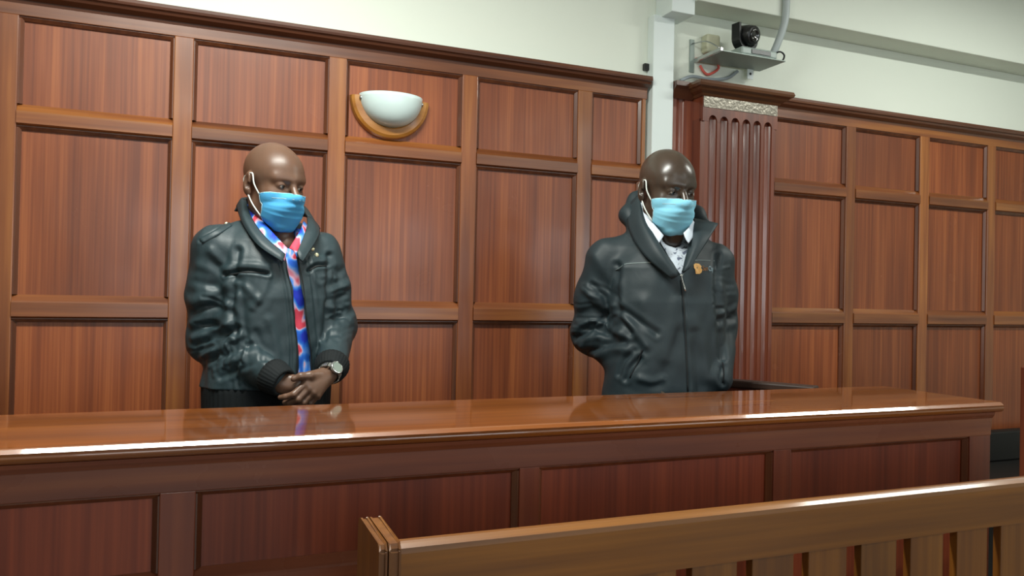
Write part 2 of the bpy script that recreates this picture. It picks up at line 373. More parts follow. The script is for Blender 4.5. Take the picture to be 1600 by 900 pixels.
dbox('top_rail', (DX0, YF-0.002, DT), (DX1, YF+0.03, CT-0.027), MAT['drail'], 0.002)
dbox('base_rail', (DX0, YF-0.004, 0), (DX1, YF+0.03, 0.14), MAT['drail'], 0.003)
for a, b in dst: dbox('stile', (a, YF, 0.139), (b, YF+0.03, DT+0.001), MAT['dstile'], 0.002)
for (a, b), (c, d) in zip(dst[:-1], dst[1:]):
    x0, x1 = b, c
    for z0, z1 in ((DB, DT), (0.14, DB-0.075)):
        dbox('panel', (x0-0.003, YF+0.020, z0-0.003), (x1+0.003, YF+0.030, z1+0.003), MAT['dpanel'])
        s = 0.012
        dext('bead', [(YF+0.022, z1), (YF+0.022, z1-s), (YF+0.016, z1-s), (YF+0.004, z1-0.003), (YF+0.004, z1)], x0, x1, 'x', MAT['moulding'])
        dext('bead', [(x0, YF+0.022), (x0+s, YF+0.022), (x0+s, YF+0.016), (x0+0.003, YF+0.004), (x0, YF+0.004)], z0, z1-s*0.5, 'z', MAT['moulding'])
        dext('bead', [(x1, YF+0.022), (x1-s, YF+0.022), (x1-s, YF+0.016), (x1-0.003, YF+0.004), (x1, YF+0.004)], z0, z1-s*0.5, 'z', MAT['moulding'])
    p = 0.008
    dext('middle_rail', [(YF+0.03, DB), (YF+0.018, DB), (YF-p+0.004, DB-0.016), (YF-p, DB-0.02), (YF-p, DB-0.07), (YF, DB-0.075), (YF+0.03, DB-0.075)], x0, x1, 'x', MAT['drail'])
dbox('side_panel', (DX1-0.03, YF+0.03, 0), (DX1, -1.03, CT-0.027), MAT['dstile'], 0.002)
# side gate of the dock, running back towards the wall
gt = empty('dock_gate', (1.952, -0.97, 0), math.atan2(0.27, -0.17)); tag(gt, 'low dark wooden side gate behind the right end of the dock counter', 'gate')
box('gate_panel', (0.02, -0.012, 0.08), (0.34, 0.012, 0.985), MAT['dstile'], gt, 0.003)
box('gate_cap', (0.0, -0.03, 0.985), (0.36, 0.03, 1.011), MAT['gate'], gt, 0.006)
box('gate_post', (0.0, -0.02, 0.0), (0.045, 0.02, 0.985), MAT['dstile'], gt, 0.003)
box('gate_foot', (0.30, -0.02, 0.0), (0.345, 0.02, 0.08), MAT['dstile'], gt, 0.003)

# ------------------------------------------------------------------ foreground bench
bn = empty('wooden_bench', (1.2, -1.75, 0)); tag(bn, 'varnished wooden bench with a slatted back in the foreground', 'bench')
def bbox(n, lo, hi, mat, bev=0.0, seg=2): return loc(box(n, lo, hi, mat, bn, bev, seg), bn)
BX0, BX1, BY = 0.284, 2.60, -1.925
# top rail: slightly wider rounded upper edge
loc(extrude('top_rail', [(BY, 0.852), (BY-0.001, 0.926), (BY, 0.9335), (BY+0.008, 0.93800), (BY+0.013, 0.94), (BY+0.022, 0.94), (BY+0.027, 0.935), (BY+0.028, 0.852)], BX0, BX1, 'x', MAT['bench_x'], bn), bn)
gaps = [(0.751+0.1216*k+0.002*k*(k-1)*0.06, 0.030+0.0016*k) for k in range(-4, 15)]
sl0 = BX0
edges = [BX0] + [g for a, w_ in gaps for g in (a, a+w_)] + [BX1]
for i in range(0, len(edges)-1, 2):
    if edges[i+1]-edges[i] < 0.01: continue
    bbox('slat', (edges[i], BY+0.006, 0.50), (edges[i+1], BY+0.024, 0.853), MAT['bench_z'], 0.002)
bbox('lower_rail', (BX0, BY, 0.42), (BX1, BY+0.028, 0.502), MAT['bench_x'], 0.003)
bbox('seat', (BX0, BY+0.028, 0.42), (BX1, BY+0.42, 0.452), MAT['bench_x'], 0.006)
def end_panel(x0, x1):
    # outline in (y, z): upright at the back, flaring to the seat; two boards side by side
    out = [(-1.938, 0), (-1.938, 0.936), (-1.932, 0.944), (-1.818, 0.948), (-1.808, 0.946), (-1.804, 0.936), (-1.80, 0.66), (-1.72, 0.60), (-1.52, 0.60), (-1.50, 0.58), (-1.50, 0)]
    mid = x0+(x1-x0)*0.42
    for a, b in ((x0, mid-0.001), (mid+0.001, x1)):
        V = [(t, y, z) for t in (a, b) for y, z in out]; n = len(out)
        F = [(i, (i+1) % n, n+(i+1) % n, n+i) for i in range(n)]+[tuple(range(n)), tuple(range(2*n-1, n-1, -1))]
        me = bpy.data.meshes.new('end_board'); me.from_pydata(V, [], F); me.update()
        bm = bmesh.new(); bm.from_mesh(me); bmesh.ops.bevel(bm, geom=list(bm.edges), offset=0.003, segments=2, affect='EDGES'); bmesh.ops.recalc_face_normals(bm, faces=bm.faces); bm.to_mesh(me); bm.free()
        o = link('end_board', me, MAT['bench_z'], bn); o.location = -Vector(bn.location)
end_panel(0.253, 0.284); end_panel(BX1, BX1+0.03)

# ------------------------------------------------------------------ bench against the wall and pew end, far right
sb = empty('low_bench', (3.6, -0.25, 0)); tag(sb, 'black low bench against the panelled wall beyond the dock', 'bench')
for n, lo, hi in (('seat', (2.75, -0.48, 0.38), (4.6, -0.08, 0.46)), ('backrest', (2.75, -0.12, 0.46), (4.6, -0.05, 0.62)), ('base', (2.78, -0.44, 0.0), (4.57, -0.08, 0.38))):
    loc(box(n, lo, hi, MAT['dark'], sb, 0.01), sb)
pe = onY(1594, 572, -0.95)
pw = empty('pew', (pe.x+0.4, -1.15, 0)); tag(pw, 'dark wooden pew end cut off by the right edge of the picture', 'bench')
loc(box('end_panel', (pe.x, -1.40, 0.0), (pe.x+0.04, -0.95, pe.z), MAT['dstile'], pw, 0.006), pw)
loc(box('backrest', (pe.x+0.04, -1.0, 0.40), (pe.x+1.0, -0.97, pe.z-0.05), MAT['dstile'], pw, 0.004), pw)
loc(box('seat', (pe.x+0.04, -1.38, 0.40), (pe.x+1.0, -1.0, 0.44), MAT['dstile'], pw, 0.004), pw)
loc(box('end_panel', (pe.x+1.0, -1.40, 0.0), (pe.x+1.04, -0.95, pe.z), MAT['dstile'], pw, 0.006), pw)

# ------------------------------------------------------------------ camera shelf and conference camera
sh = empty('camera_shelf', (2.3, -0.1, 2.371)); tag(sh, 'grey metal shelf on a wall bracket carrying a conference camera', 'shelf')
TZ = 2.371
loc(box('tray', (2.135, -0.2, TZ), (2.478, -0.03, TZ+0.005), MAT['grey'], sh, 0.001), sh)
loc(box('tray_lip', (2.135, -0.03, TZ), (2.478, -0.026, TZ+0.022), MAT['grey'], sh), sh)
loc(box('wall_plate', (2.098, -0.006, 2.325), (2.122, 0.0, 2.475), MAT['grey'], sh, 0.001), sh)
loc(box('bracket_arm', (2.120, -0.2, TZ+0.001), (2.134, -0.002, TZ+0.016), MAT['steel'], sh, 0.001), sh)
def stube(n, pts, r, mat, root):
    o = tube(n, [Vector(p)-root.location for p in pts], r, mat, root, 8); return o
stube('strut', [(2.11, -0.006, 2.455), (2.118, -0.10, 2.44), (2.125, -0.19, 2.385)], 0.003, MAT['steel'], sh)
loc(box('tab', (2.40, -0.034, 2.325), (2.435, -0.030, 2.372), MAT['white'], sh, 0.001), sh)
bm = lathe_bm([(0.006, 0), (0.006, 0.002)], 12); o = from_bm('tab_hole', bm, MAT['black'], sh, Vector((2.417, -0.0335, 2.350))-sh.location); o.rotation_euler = (math.pi/2, 0, 0)
bx = box('socket_box', (2.16, -0.05, 2.415), (2.235, 0.0, 2.50), plain('aged_cream_plastic', srgb(196, 196, 168), 0.5, var=0.05), None, 0.012, 3)
tag(bx, 'small aged cream wall box behind the camera shelf', 'wall box')
red = tube('red_cable', [(2.125, -0.015, 2.385), (2.16, -0.02, 2.395), (2.22, -0.02, 2.40), (2.25, -0.016, 2.36), (2.20, -0.012, 2.325), (2.17, -0.012, 2.335), (2.15, -0.012, 2.36)], 0.006, plain('red_cable_sheath', srgb(214, 96, 84), 0.5), None, 8)
tag(red, 'loose red cable curled on the wall under the camera shelf', 'cable')
gc = tube('grey_cable', [(2.04, -0.02, 2.275), (2.10, -0.025, 2.30), (2.20, -0.02, 2.30), (2.30, -0.015, 2.32), (2.36, -0.012, 2.36)], 0.008, plain('grey_cable_sheath', srgb(150, 160, 165), 0.5), None, 8)
tag(gc, 'grey cable lying over the pilaster cap up to the shelf', 'cable')
pc = empty('conference_camera', (2.335, -0.13, TZ+0.005)); tag(pc, 'black pan-tilt conference camera on the wall shelf', 'camera')
pcg = plain('camera_grey', srgb(150, 164, 158), 0.4, var=0.04)
box('base', (-0.098, -0.065, 0.0), (0.10, 0.045, 0.036), pcg, pc, 0.008, 3)
box('front_grille', (-0.045, -0.068, 0.008), (0.06, -0.06, 0.028), MAT['black'], pc, 0.001)
box('base_foot', (-0.09, -0.06, 0.0), (0.095, 0.04, 0.006), MAT['black'], pc, 0.001)
# yoke: U shaped fork, head: barrel with lens, turned to the right
V = []; F = []
hz = math.radians(11)
def rotz(p, a=hz): return (p[0]*math.cos(a)-p[1]*math.sin(a), p[0]*math.sin(a)+p[1]*math.cos(a), p[2])
HC = (-0.035, -0.005, 0.105)
bm = bmesh.new()
outer = [(-0.062, 0.045), (-0.062, -0.02)] + [(-0.062*math.cos(t), -0.02-0.05*math.sin(t)) for t in np.linspace(0, math.pi, 13)][1:] + [(0.062, 0.045)]
inner = [(0.05, 0.045)] + [(0.05*math.cos(t), -0.02-0.036*math.sin(t)) for t in np.linspace(0, math.pi, 13)] + [(-0.05, 0.045)]
ol = outer+inner; n = len(ol)
Vv = [rotz((x, y, z)) for y in (-0.022, 0.022) for x, z in ol]
Ff = [(i, (i+1) % n, n+(i+1) % n, n+i) for i in range(n)]
k_ = len(outer); 
for i in range(k_-1):
    a, b = i, i+1; c, d = n-1-i, n-2-i
    if d < k_: d = k_
    Ff += [(a, b, d, c), (n+a, n+c, n+d, n+b)]
pydata('yoke', Vv, Ff, MAT['black'], pc, HC)
bm = lathe_bm([(0.022, 0.05), (0.036, 0.045), (0.045, 0.03), (0.046, -0.02), (0.042, -0.05), (0.038, -0.055)], 28)
o = from_bm('head', bm, MAT['black'], pc, HC, True); o.rotation_euler = (-Vector((0.20, -1.0, -0.22))).to_track_quat('Z', 'Y').to_euler()
bm = lathe_bm([(0.030, 0), (0.030, -0.006), (0.022, -0.008), (0.018, -0.003), (0.002, -0.002)], 28)
o2 = from_bm('lens', bm, MAT['lens'], o, (0, 0, -0.054), True)
box('neck', (-0.065, -0.03, 0.034), (0.0, 0.03, 0.046), pcg, pc, 0.004)
cb = tube('cable_conduit', [(2.505, -0.165, 2.80), (2.505, -0.165, 2.62), (2.495, -0.16, 2.54), (2.472, -0.14, 2.45), (2.458, -0.115, 2.395)], 0.017, plain('grey_conduit', srgb(176, 186, 186), 0.45, var=0.03), None, 12)
tag(cb, 'thick pale grey cable hanging from the beam to the camera shelf', 'cable')
lc = tube('loop_cable', [(2.44, -0.15, 2.41), (2.475, -0.165, 2.425), (2.50, -0.165, 2.41), (2.495, -0.15, 2.385), (2.46, -0.14, 2.384)], 0.004, MAT['black'], None, 8)
tag(lc, 'thin black cable looping beside the conference camera', 'cable')

# ================================================================== people: implicit surfaces meshed with surface nets
def surface_nets(F, lo, hi, h):
    """mesh the zero level of F (points Nx3 -> N) inside a box; evaluates only blocks near the surface"""
    lo = np.array(lo, np.float32); n = np.ceil((np.array(hi)-lo)/h).astype(int)+1
    B = 8; nb = (n+B-1)//B; n = nb*B
    idx = np.stack(np.meshgrid(*[np.arange(k) for k in nb], indexing='ij'), -1).reshape(-1, 3)
    cen = lo+(idx*B+B/2-0.5)*h
    fc = F(cen.astype(np.float32)); act = np.abs(fc) < B*h*0.5*1.75*1.25+0.012
    G = np.empty(n, np.float32)
    G.reshape(nb[0], B, nb[1], B, nb[2], B)[:] = np.where(fc < 0, -1.0, 1.0).reshape(nb[0], 1, nb[1], 1, nb[2], 1)
    off = np.stack(np.meshgrid(*[np.arange(B)]*3, indexing='ij'), -1).reshape(-1, 3)
    ai = idx[act]
    for s in range(0, len(ai), 400):
        g = (ai[s:s+400, None, :]*B+off[None]).reshape(-1, 3)
        G[g[:, 0], g[:, 1], g[:, 2]] = F((lo+g*h).astype(np.float32))
    S = G < 0
    m = np.zeros(tuple(n-1), np.int8)
    for dx in (0, 1):
        for dy in (0, 1):
            for dz in (0, 1): m += S[dx:n[0]-1+dx, dy:n[1]-1+dy, dz:n[2]-1+dz]
    cells = np.argwhere((m > 0) & (m < 8)); vid = np.full(m.shape, -1, np.int32); vid[tuple(cells.T)] = np.arange(len(cells))
    acc = np.zeros((len(cells), 3)); cnt = np.zeros(len(cells))
    cor = [(i, j, k) for i in (0, 1) for j in (0, 1) for k in (0, 1)]
    for a in cor:
        for ax in range(3):
            if a[ax]: continue
            b = list(a); b[ax] = 1
            ga = G[tuple((cells+a).T)]; gb = G[tuple((cells+b).T)]
            x = (ga < 0) != (gb < 0); t = np.where(x, ga/np.where(x, ga-gb, 1), 0)
            p = np.array(a, float)+np.zeros((len(cells), 3)); p[:, ax] += t
            acc += p*x[:, None]; cnt += x
    V = lo+(cells+acc/cnt[:, None])*h
    Q = []
    for ax in range(3):
        b, c = (ax+1) % 3, (ax+2) % 3
        sl0 = [slice(1, -1)]*3; sl0[ax] = slice(0, -1); sl1 = [slice(1, -1)]*3; sl1[ax] = slice(1, None)
        s0 = S[tuple(sl0)]; s1 = S[tuple(sl1)]
        e = np.argwhere(s0 != s1); flip = s0[tuple(e.T)]
        e = e+1; e[:, ax] -= 1
        db = np.eye(3, dtype=int)[b]; dc = np.eye(3, dtype=int)[c]
        ok = np.all(e < np.array(m.shape), 1); e = e[ok]; flip = flip[ok]
        q = np.stack([vid[tuple((e-db-dc).T)], vid[tuple((e-dc).T)], vid[tuple(e.T)], vid[tuple((e-db).T)]], 1)
        q[~flip] = q[~flip][:, ::-1]; Q.append(q)
    Q = np.concatenate(Q); Q = Q[(Q >= 0).all(1)]
    return V, Q
def mesh_np(name, V, Q, mat, parent=None):
    me = bpy.data.meshes.new(name); nv, nq = len(V), len(Q)
    me.vertices.add(nv); me.vertices.foreach_set('co', np.asarray(V, np.float32).ravel())
    me.loops.add(nq*4); me.loops.foreach_set('vertex_index', np.asarray(Q, np.int32).ravel())
    me.polygons.add(nq); me.polygons.foreach_set('loop_start', np.arange(nq, dtype=np.int32)*4); me.polygons.foreach_set('loop_total', np.full(nq, 4, np.int32))
    me.polygons.foreach_set('use_smooth', np.ones(nq, bool)); me.update(calc_edges=True); me.validate()
    return link(name, me, mat, parent)
def vnormals(V, Q):
    n = np.cross(V[Q[:, 2]]-V[Q[:, 0]], V[Q[:, 3]]-V[Q[:, 1]]); N_ = np.zeros_like(V)
    for k in range(4): np.add.at(N_, Q[:, k], n)
    return N_/(np.linalg.norm(N_, axis=1, keepdims=True)+1e-12)
def relax(V, Q, it=2, w=0.5):
    for _ in range(it):
        S = np.zeros_like(V); c = np.zeros(len(V))
        for k in range(4):
            np.add.at(S, Q[:, k], V[Q[:, (k+1) % 4]]+V[Q[:, (k+3) % 4]]); np.add.at(c, Q[:, k], 2)
        V = V*(1-w)+w*S/np.maximum(c, 1)[:, None]
    return V
# --- distance primitives
def ell(P, c, r, Rm=None):
    q = P-np.asarray(c, np.float32)
    if Rm is not None: q = q@np.asarray(Rm, np.float32)
    r = np.asarray(r, np.float32); k0 = np.linalg.norm(q/r, axis=1); k1 = np.linalg.norm(q/(r*r), axis=1)
    return k0*(k0-1)/np.maximum(k1, 1e-6)
def cone(P, a, b, ra, rb):
    a = np.asarray(a, np.float32); b = np.asarray(b, np.float32); d = b-a
    t = np.clip((P-a)@d/max(float(d@d), 1e-9), 0, 1)
    return np.linalg.norm(P-a-t[:, None]*d, axis=1)-(ra+(rb-ra)*t)
def smin(a, b, k):
    h = np.clip(0.5+0.5*(b-a)/k, 0, 1); return b+(a-b)*h-k*h*(1-h)
def smax(a, b, k): return -smin(-a, -b, k)
def chain(P, pts, rads, k=0.02):
    d = None
    for i in range(len(pts)-1):
        e = cone(P, pts[i], pts[i+1], rads[i], rads[i+1]); d = e if d is None else smin(d, e, k)
    return d
def loft(P, zs, cx, cyy, a, b, yaw=0.0, ex=2.4):
    """vertical body: superelliptic sections, interpolated over z"""
    z = P[:, 2]; A = np.interp(z, zs, a); Bb = np.interp(z, zs, b); X = P[:, 0]-np.interp(z, zs, cx); Y = P[:, 1]-np.interp(z, zs, cyy)
    c, s = math.cos(yaw), math.sin(yaw); x = (X*c+Y*s)/A; y = (-X*s+Y*c)/Bb
    r = (np.abs(x)**ex+np.abs(y)**ex)**(1/ex)
    d = (r-1)*np.minimum(A, Bb)*1.1
    return np.maximum(d, np.maximum(zs[0]-z, z-zs[-1]))
def rotm(yaw=0, pitch=0, roll=0):
    return np.array(Matrix.Rotation(yaw, 3, 'Z') @ Matrix.Rotation(pitch, 3, 'X') @ Matrix.Rotation(roll, 3, 'Y'))
def in_poly(poly, x, y):
    """signed distance (px) to a polygon, negative inside"""
    poly = np.array(poly, float); n = len(poly); d = np.full(x.shape, 1e9); ins = np.zeros(x.shape, bool)
    for i in range(n):
        a, b = poly[i], poly[(i+1) % n]; e = b-a; wx, wy = x-a[0], y-a[1]
        t = np.clip((wx*e[0]+wy*e[1])/(e@e), 0, 1); d = np.minimum(d, np.hypot(wx-t*e[0], wy-t*e[1]))
        c = ((a[1] > y) != (b[1] > y)); ins ^= c & (x < (b[0]-a[0])*(y-a[1])/((b[1]-a[1]) or 1e-9)+a[0])
    return np.where(ins, -d, d)
def poly_dist(pl, x, y):
    d = np.full(x.shape, 1e9)
    for a, b in zip(pl[:-1], pl[1:]):
        a = np.array(a, float); e = np.array(b, float)-a
        t = np.clip(((x-a[0])*e[0]+(y-a[1])*e[1])/(e@e), 0, 1); d = np.minimum(d, np.hypot(x-a[0]-t*e[0], y-a[1]-t*e[1]))
    return d

class Figure:
    """local frame: x to the right of the picture, y away from the viewer, z up, origin on the floor"""
    def __init__(self, px, Y):
        p = onY(px, 460, Y); self.org = Vector((p.x, p.y, 0)); d = p-CAM
        self.ang = math.atan2(-d.x, d.y)                   # local +y points away from the camera
        self.root = empty('person', self.org, self.ang)
        self.Ri = Matrix.Rotation(-self.ang, 3, 'Z'); self.cl = self.Ri @ (CAM-self.org)
        self.B = [np.array(self.Ri @ v) for v in (rt, up, fw)]; self.c = np.array(self.cl)
    def Q(self, x, y, dy):
        d = self.Ri @ ray(x, y); return np.array(self.cl + d*((dy-self.cl.y)/d.y))
    def px(self, V):
        q = V-self.c; z = q@self.B[2]; return 800+FPX*(q@self.B[0])/z, 450-FPX*(q@self.B[1])/z
    def strokes(self, V, Nn, strokes, facing=0.15):
        """cloth folds: raised (amp>0) or pressed-in lines, moved along the surface normal"""
        x, y = self.px(V); view = V-self.c; view /= np.linalg.norm(view, axis=1, keepdims=True)
        f = np.clip((-(view*Nn).sum(1)-facing)/0.35, 0, 1); disp = np.zeros(len(V))
        for pl, wd, amp in strokes:
            pl = np.array(pl, float); cen = pl.mean(0); near = (np.abs(x-cen[0]) < 160) & (np.abs(y-cen[1]) < 160)
            cp = np.array(catmull([np.array(p) for p in pl], 5)) if len(pl) > 2 else pl
            d = poly_dist(cp, x[near], y[near])
            disp[near] += amp*(np.exp(-(d/wd)**2)-0.35*np.exp(-((d-1.9*wd)/wd)**2))
        return V+Nn*(disp*f)[:, None]
    def sheet(self, name, rows, mat, parent, thick=0.004, nu=5, nv=4, off=None):
        """thin curved piece through rows of (px, py, dy) points (or local points), given thickness"""
        G = [[p if off == 'local' else self.Q(*p) for p in r] for r in rows]
        G = [catmull(r, nu) if len(r) > 2 else [np.array(r[0])+(np.array(r[1])-np.array(r[0]))*t for t in np.linspace(0, 1, nu+1)] for r in G]
        cols = [catmull([G[i][j] for i in range(len(G))], nv) if len(G) > 2 else [G[0][j]+(G[1][j]-G[0][j])*t for t in np.linspace(0, 1, nv+1)] for j in range(len(G[0]))]
        A = np.array(cols); return grid_solid(name, A, mat, parent, thick)
def grid_solid(name, A, mat, parent, thick, flip=None):
    n, m = A.shape[:2]; gu = np.gradient(A, axis=0); gv = np.gradient(A, axis=1); Nn = np.cross(gu, gv); Nn /= np.linalg.norm(Nn, axis=2, keepdims=True)+1e-12
    V = np.concatenate([(A+Nn*thick/2).reshape(-1, 3), (A-Nn*thick/2).reshape(-1, 3)]); F = []; s = n*m
    for i in range(n-1):
        for j in range(m-1):
            a = i*m+j; F += [(a, a+m, a+m+1, a+1), (s+a, s+a+1, s+a+m+1, s+a+m)]
    for i in range(n-1): F += [(i*m, s+i*m, s+(i+1)*m, (i+1)*m), (i*m+m-1, (i+1)*m+m-1, s+(i+1)*m+m-1, s+i*m+m-1)]
    for j in range(m-1): F += [(j, j+1, s+j+1, s+j), ((n-1)*m+j, s+(n-1)*m+j, s+(n-1)*m+j+1, (n-1)*m+j+1)]
    return pydata(name, V, F, mat, parent, smooth=True)

# --- head: built facing -y around the point midway between the ears
def head_sdf(P, wide=1.0):
    q = P.copy(); q[:, 0] = np.abs(q[:, 0])/wide
    d = ell(q, (0, 0.014, 0.040), (0.0765, 0.099, 0.086))
    d = smin(d, ell(q, (0, -0.030, 0.030), (0.066, 0.062, 0.062)), 0.03)          # forehead
    d = smin(d, ell(q, (0, -0.030, -0.045), (0.060, 0.062, 0.070)), 0.03)         # face and jaw
    d = smin(d, cone(q, (0.050, 0.0, -0.065), (0.018, -0.075, -0.108), 0.018, 0.017), 0.025)
    d = smin(d, ell(q, (0, -0.080, -0.106), (0.026, 0.020, 0.018)), 0.02)         # chin
    d = smin(d, ell(q, (0.040, -0.056, -0.030), (0.024, 0.026, 0.024)), 0.03)     # cheekbone
    d = smin(d, cone(q, (0.0, -0.091, 0.026), (0.046, -0.070, 0.026), 0.010, 0.010), 0.018)  # brow
    d = smax(d, -ell(q, (0.032, -0.106, 0.006), (0.019, 0.020, 0.012)), 0.012)    # eye sockets
    n = cone(q, (0, -0.090, 0.016), (0, -0.118, -0.024), 0.0075, 0.0125)
    n = smin(n, ell(q, (0.015, -0.107, -0.029), (0.010, 0.012, 0.009)), 0.008)
    d = smin(d, n, 0.010)
    d = smin(d, ell(q, (0, -0.093, -0.062), (0.026, 0.012, 0.008)), 0.008); d = smin(d, ell(q, (0, -0.091, -0.076), (0.024, 0.012, 0.009)), 0.006)
    # eyelids with a narrow opening, the eyeball sits inside
    lid = ell(q, (0.032, -0.0765, 0.007), (0.0165, 0.0145, 0.0135))
    d = smin(d, lid, 0.004)
    d = np.maximum(d, -ell(q, (0.032, -0.094, 0.0035), (0.0125, 0.012, 0.0034)))
    # ears
    Re = rotm(0.30, 0.12)
    e = ell(q, (0.081, 0.014, -0.004), (0.0095, 0.020, 0.033), Re)
    e = smin(e, ell(q, (0.078, 0.006, -0.032), (0.007, 0.010, 0.012)), 0.008)
    e = smax(e, -ell(q, (0.094, 0.010, 0.004), (0.0085, 0.012, 0.019), Re), 0.004)
    e = smax(e, -ell(q, (0.089, 0.002, -0.012), (0.010, 0.008, 0.010), Re), 0.004)
    d = smin(d, e, 0.008)
    return d
def skin_mat(name, base, lips, rough):
    m, nt, b = newmat(name)
    tc = N(nt, 'ShaderNodeTexCoord'); n1 = N(nt, 'ShaderNodeTexNoise'); n1.inputs['Scale'].default_value = 14; n1.inputs['Detail'].default_value = 5
    nt.links.new(tc.outputs['Object'], n1.inputs['Vector'])
    cr = N(nt, 'ShaderNodeValToRGB'); cr.color_ramp.elements[0].position = 0.3; cr.color_ramp.elements[1].position = 0.7
    cr.color_ramp.elements[0].color = tuple(c*0.86 for c in base[:3])+(1,); cr.color_ramp.elements[1].color = tuple(c*1.12 for c in base[:3])+(1,)
    nt.links.new(n1.outputs['Fac'], cr.inputs[0]); nt.links.new(cr.outputs[0], b.inputs['Base Color'])
    b.inputs['Roughness'].default_value = rough; b.inputs['Specular IOR Level'].default_value = 0.55
    b.inputs['Subsurface Weight'].default_value = 0.08; b.inputs['Subsurface Radius'].default_value = (0.01, 0.004, 0.002)
    n2 = N(nt, 'ShaderNodeTexNoise'); n2.inputs['Scale'].default_value = 420; n2.inputs['Detail'].default_value = 2
    bp = N(nt, 'ShaderNodeBump'); bp.inputs['Strength'].default_value = 0.12; bp.inputs['Distance'].default_value = 0.001
    nt.links.new(tc.outputs['Object'], n2.inputs['Vector']); nt.links.new(n2.outputs['Fac'], bp.inputs['Height']); nt.links.new(bp.outputs['Normal'], b.inputs['Normal'])
    return m
def cloth(name, base, rough=0.5, spec=0.5, bump=0.25, bscale=260, var=0.12, sheen=0.0, crease=0.0, cscale=18):
    m, nt, b = newmat(name)
    tc = N(nt, 'ShaderNodeTexCoord'); n1 = N(nt, 'ShaderNodeTexNoise'); n1.inputs['Scale'].default_value = 9; n1.inputs['Detail'].default_value = 5
    nt.links.new(tc.outputs['Object'], n1.inputs['Vector'])
    mx = N(nt, 'ShaderNodeMix', data_type='RGBA'); mx.inputs[6].default_value = tuple(c*(1-var) for c in base[:3])+(1,); mx.inputs[7].default_value = tuple(c*(1+var) for c in base[:3])+(1,)
    nt.links.new(n1.outputs['Fac'], mx.inputs[0]); nt.links.new(mx.outputs[2], b.inputs['Base Color'])
    b.inputs['Roughness'].default_value = rough; b.inputs['Specular IOR Level'].default_value = spec; b.inputs['Sheen Weight'].default_value = sheen
    n2 = N(nt, 'ShaderNodeTexNoise'); n2.inputs['Scale'].default_value = bscale; n2.inputs['Detail'].default_value = 2
    nt.links.new(tc.outputs['Object'], n2.inputs['Vector'])
    bp = N(nt, 'ShaderNodeBump'); bp.inputs['Strength'].default_value = bump; bp.inputs['Distance'].default_value = 0.0015
    nt.links.new(n2.outputs['Fac'], bp.inputs['Height'])
    if crease:
        n3 = N(nt, 'ShaderNodeTexNoise'); n3.inputs['Scale'].default_value = cscale; n3.inputs['Detail'].default_value = 4; n3.inputs['Distortion'].default_value = 1.2
        nt.links.new(tc.outputs['Object'], n3.inputs['Vector'])
        b2 = N(nt, 'ShaderNodeBump'); b2.inputs['Strength'].default_value = crease; b2.inputs['Distance'].default_value = 0.02
        nt.links.new(n3.outputs['Fac'], b2.inputs['Height']); nt.links.new(bp.outputs['Normal'], b2.inputs['Normal']); nt.links.new(b2.outputs['Normal'], b.inputs['Normal'])
    else: nt.links.new(bp.outputs['Normal'], b.inputs['Normal'])
    return m
EYEW = plain('eye_white', srgb(188, 176, 164), 0.2, coat=0.6); IRIS = plain('iris_dark', srgb(26, 16, 12), 0.15, coat=1.0)
WHITE_LOOP = plain('ear_loop_elastic', srgb(214, 220, 214), 0.7, var=0.02)
def mask_mat(name, top, mid):
    m = cloth(name, mid, 0.75, 0.25, 0.15, 500, 0.05); nt = m.node_tree; b = nt.nodes['Principled BSDF']
    b.inputs['Subsurface Weight'].default_value = 0.15; b.inputs['Subsurface Radius'].default_value = (0.01, 0.01, 0.01)
    return m
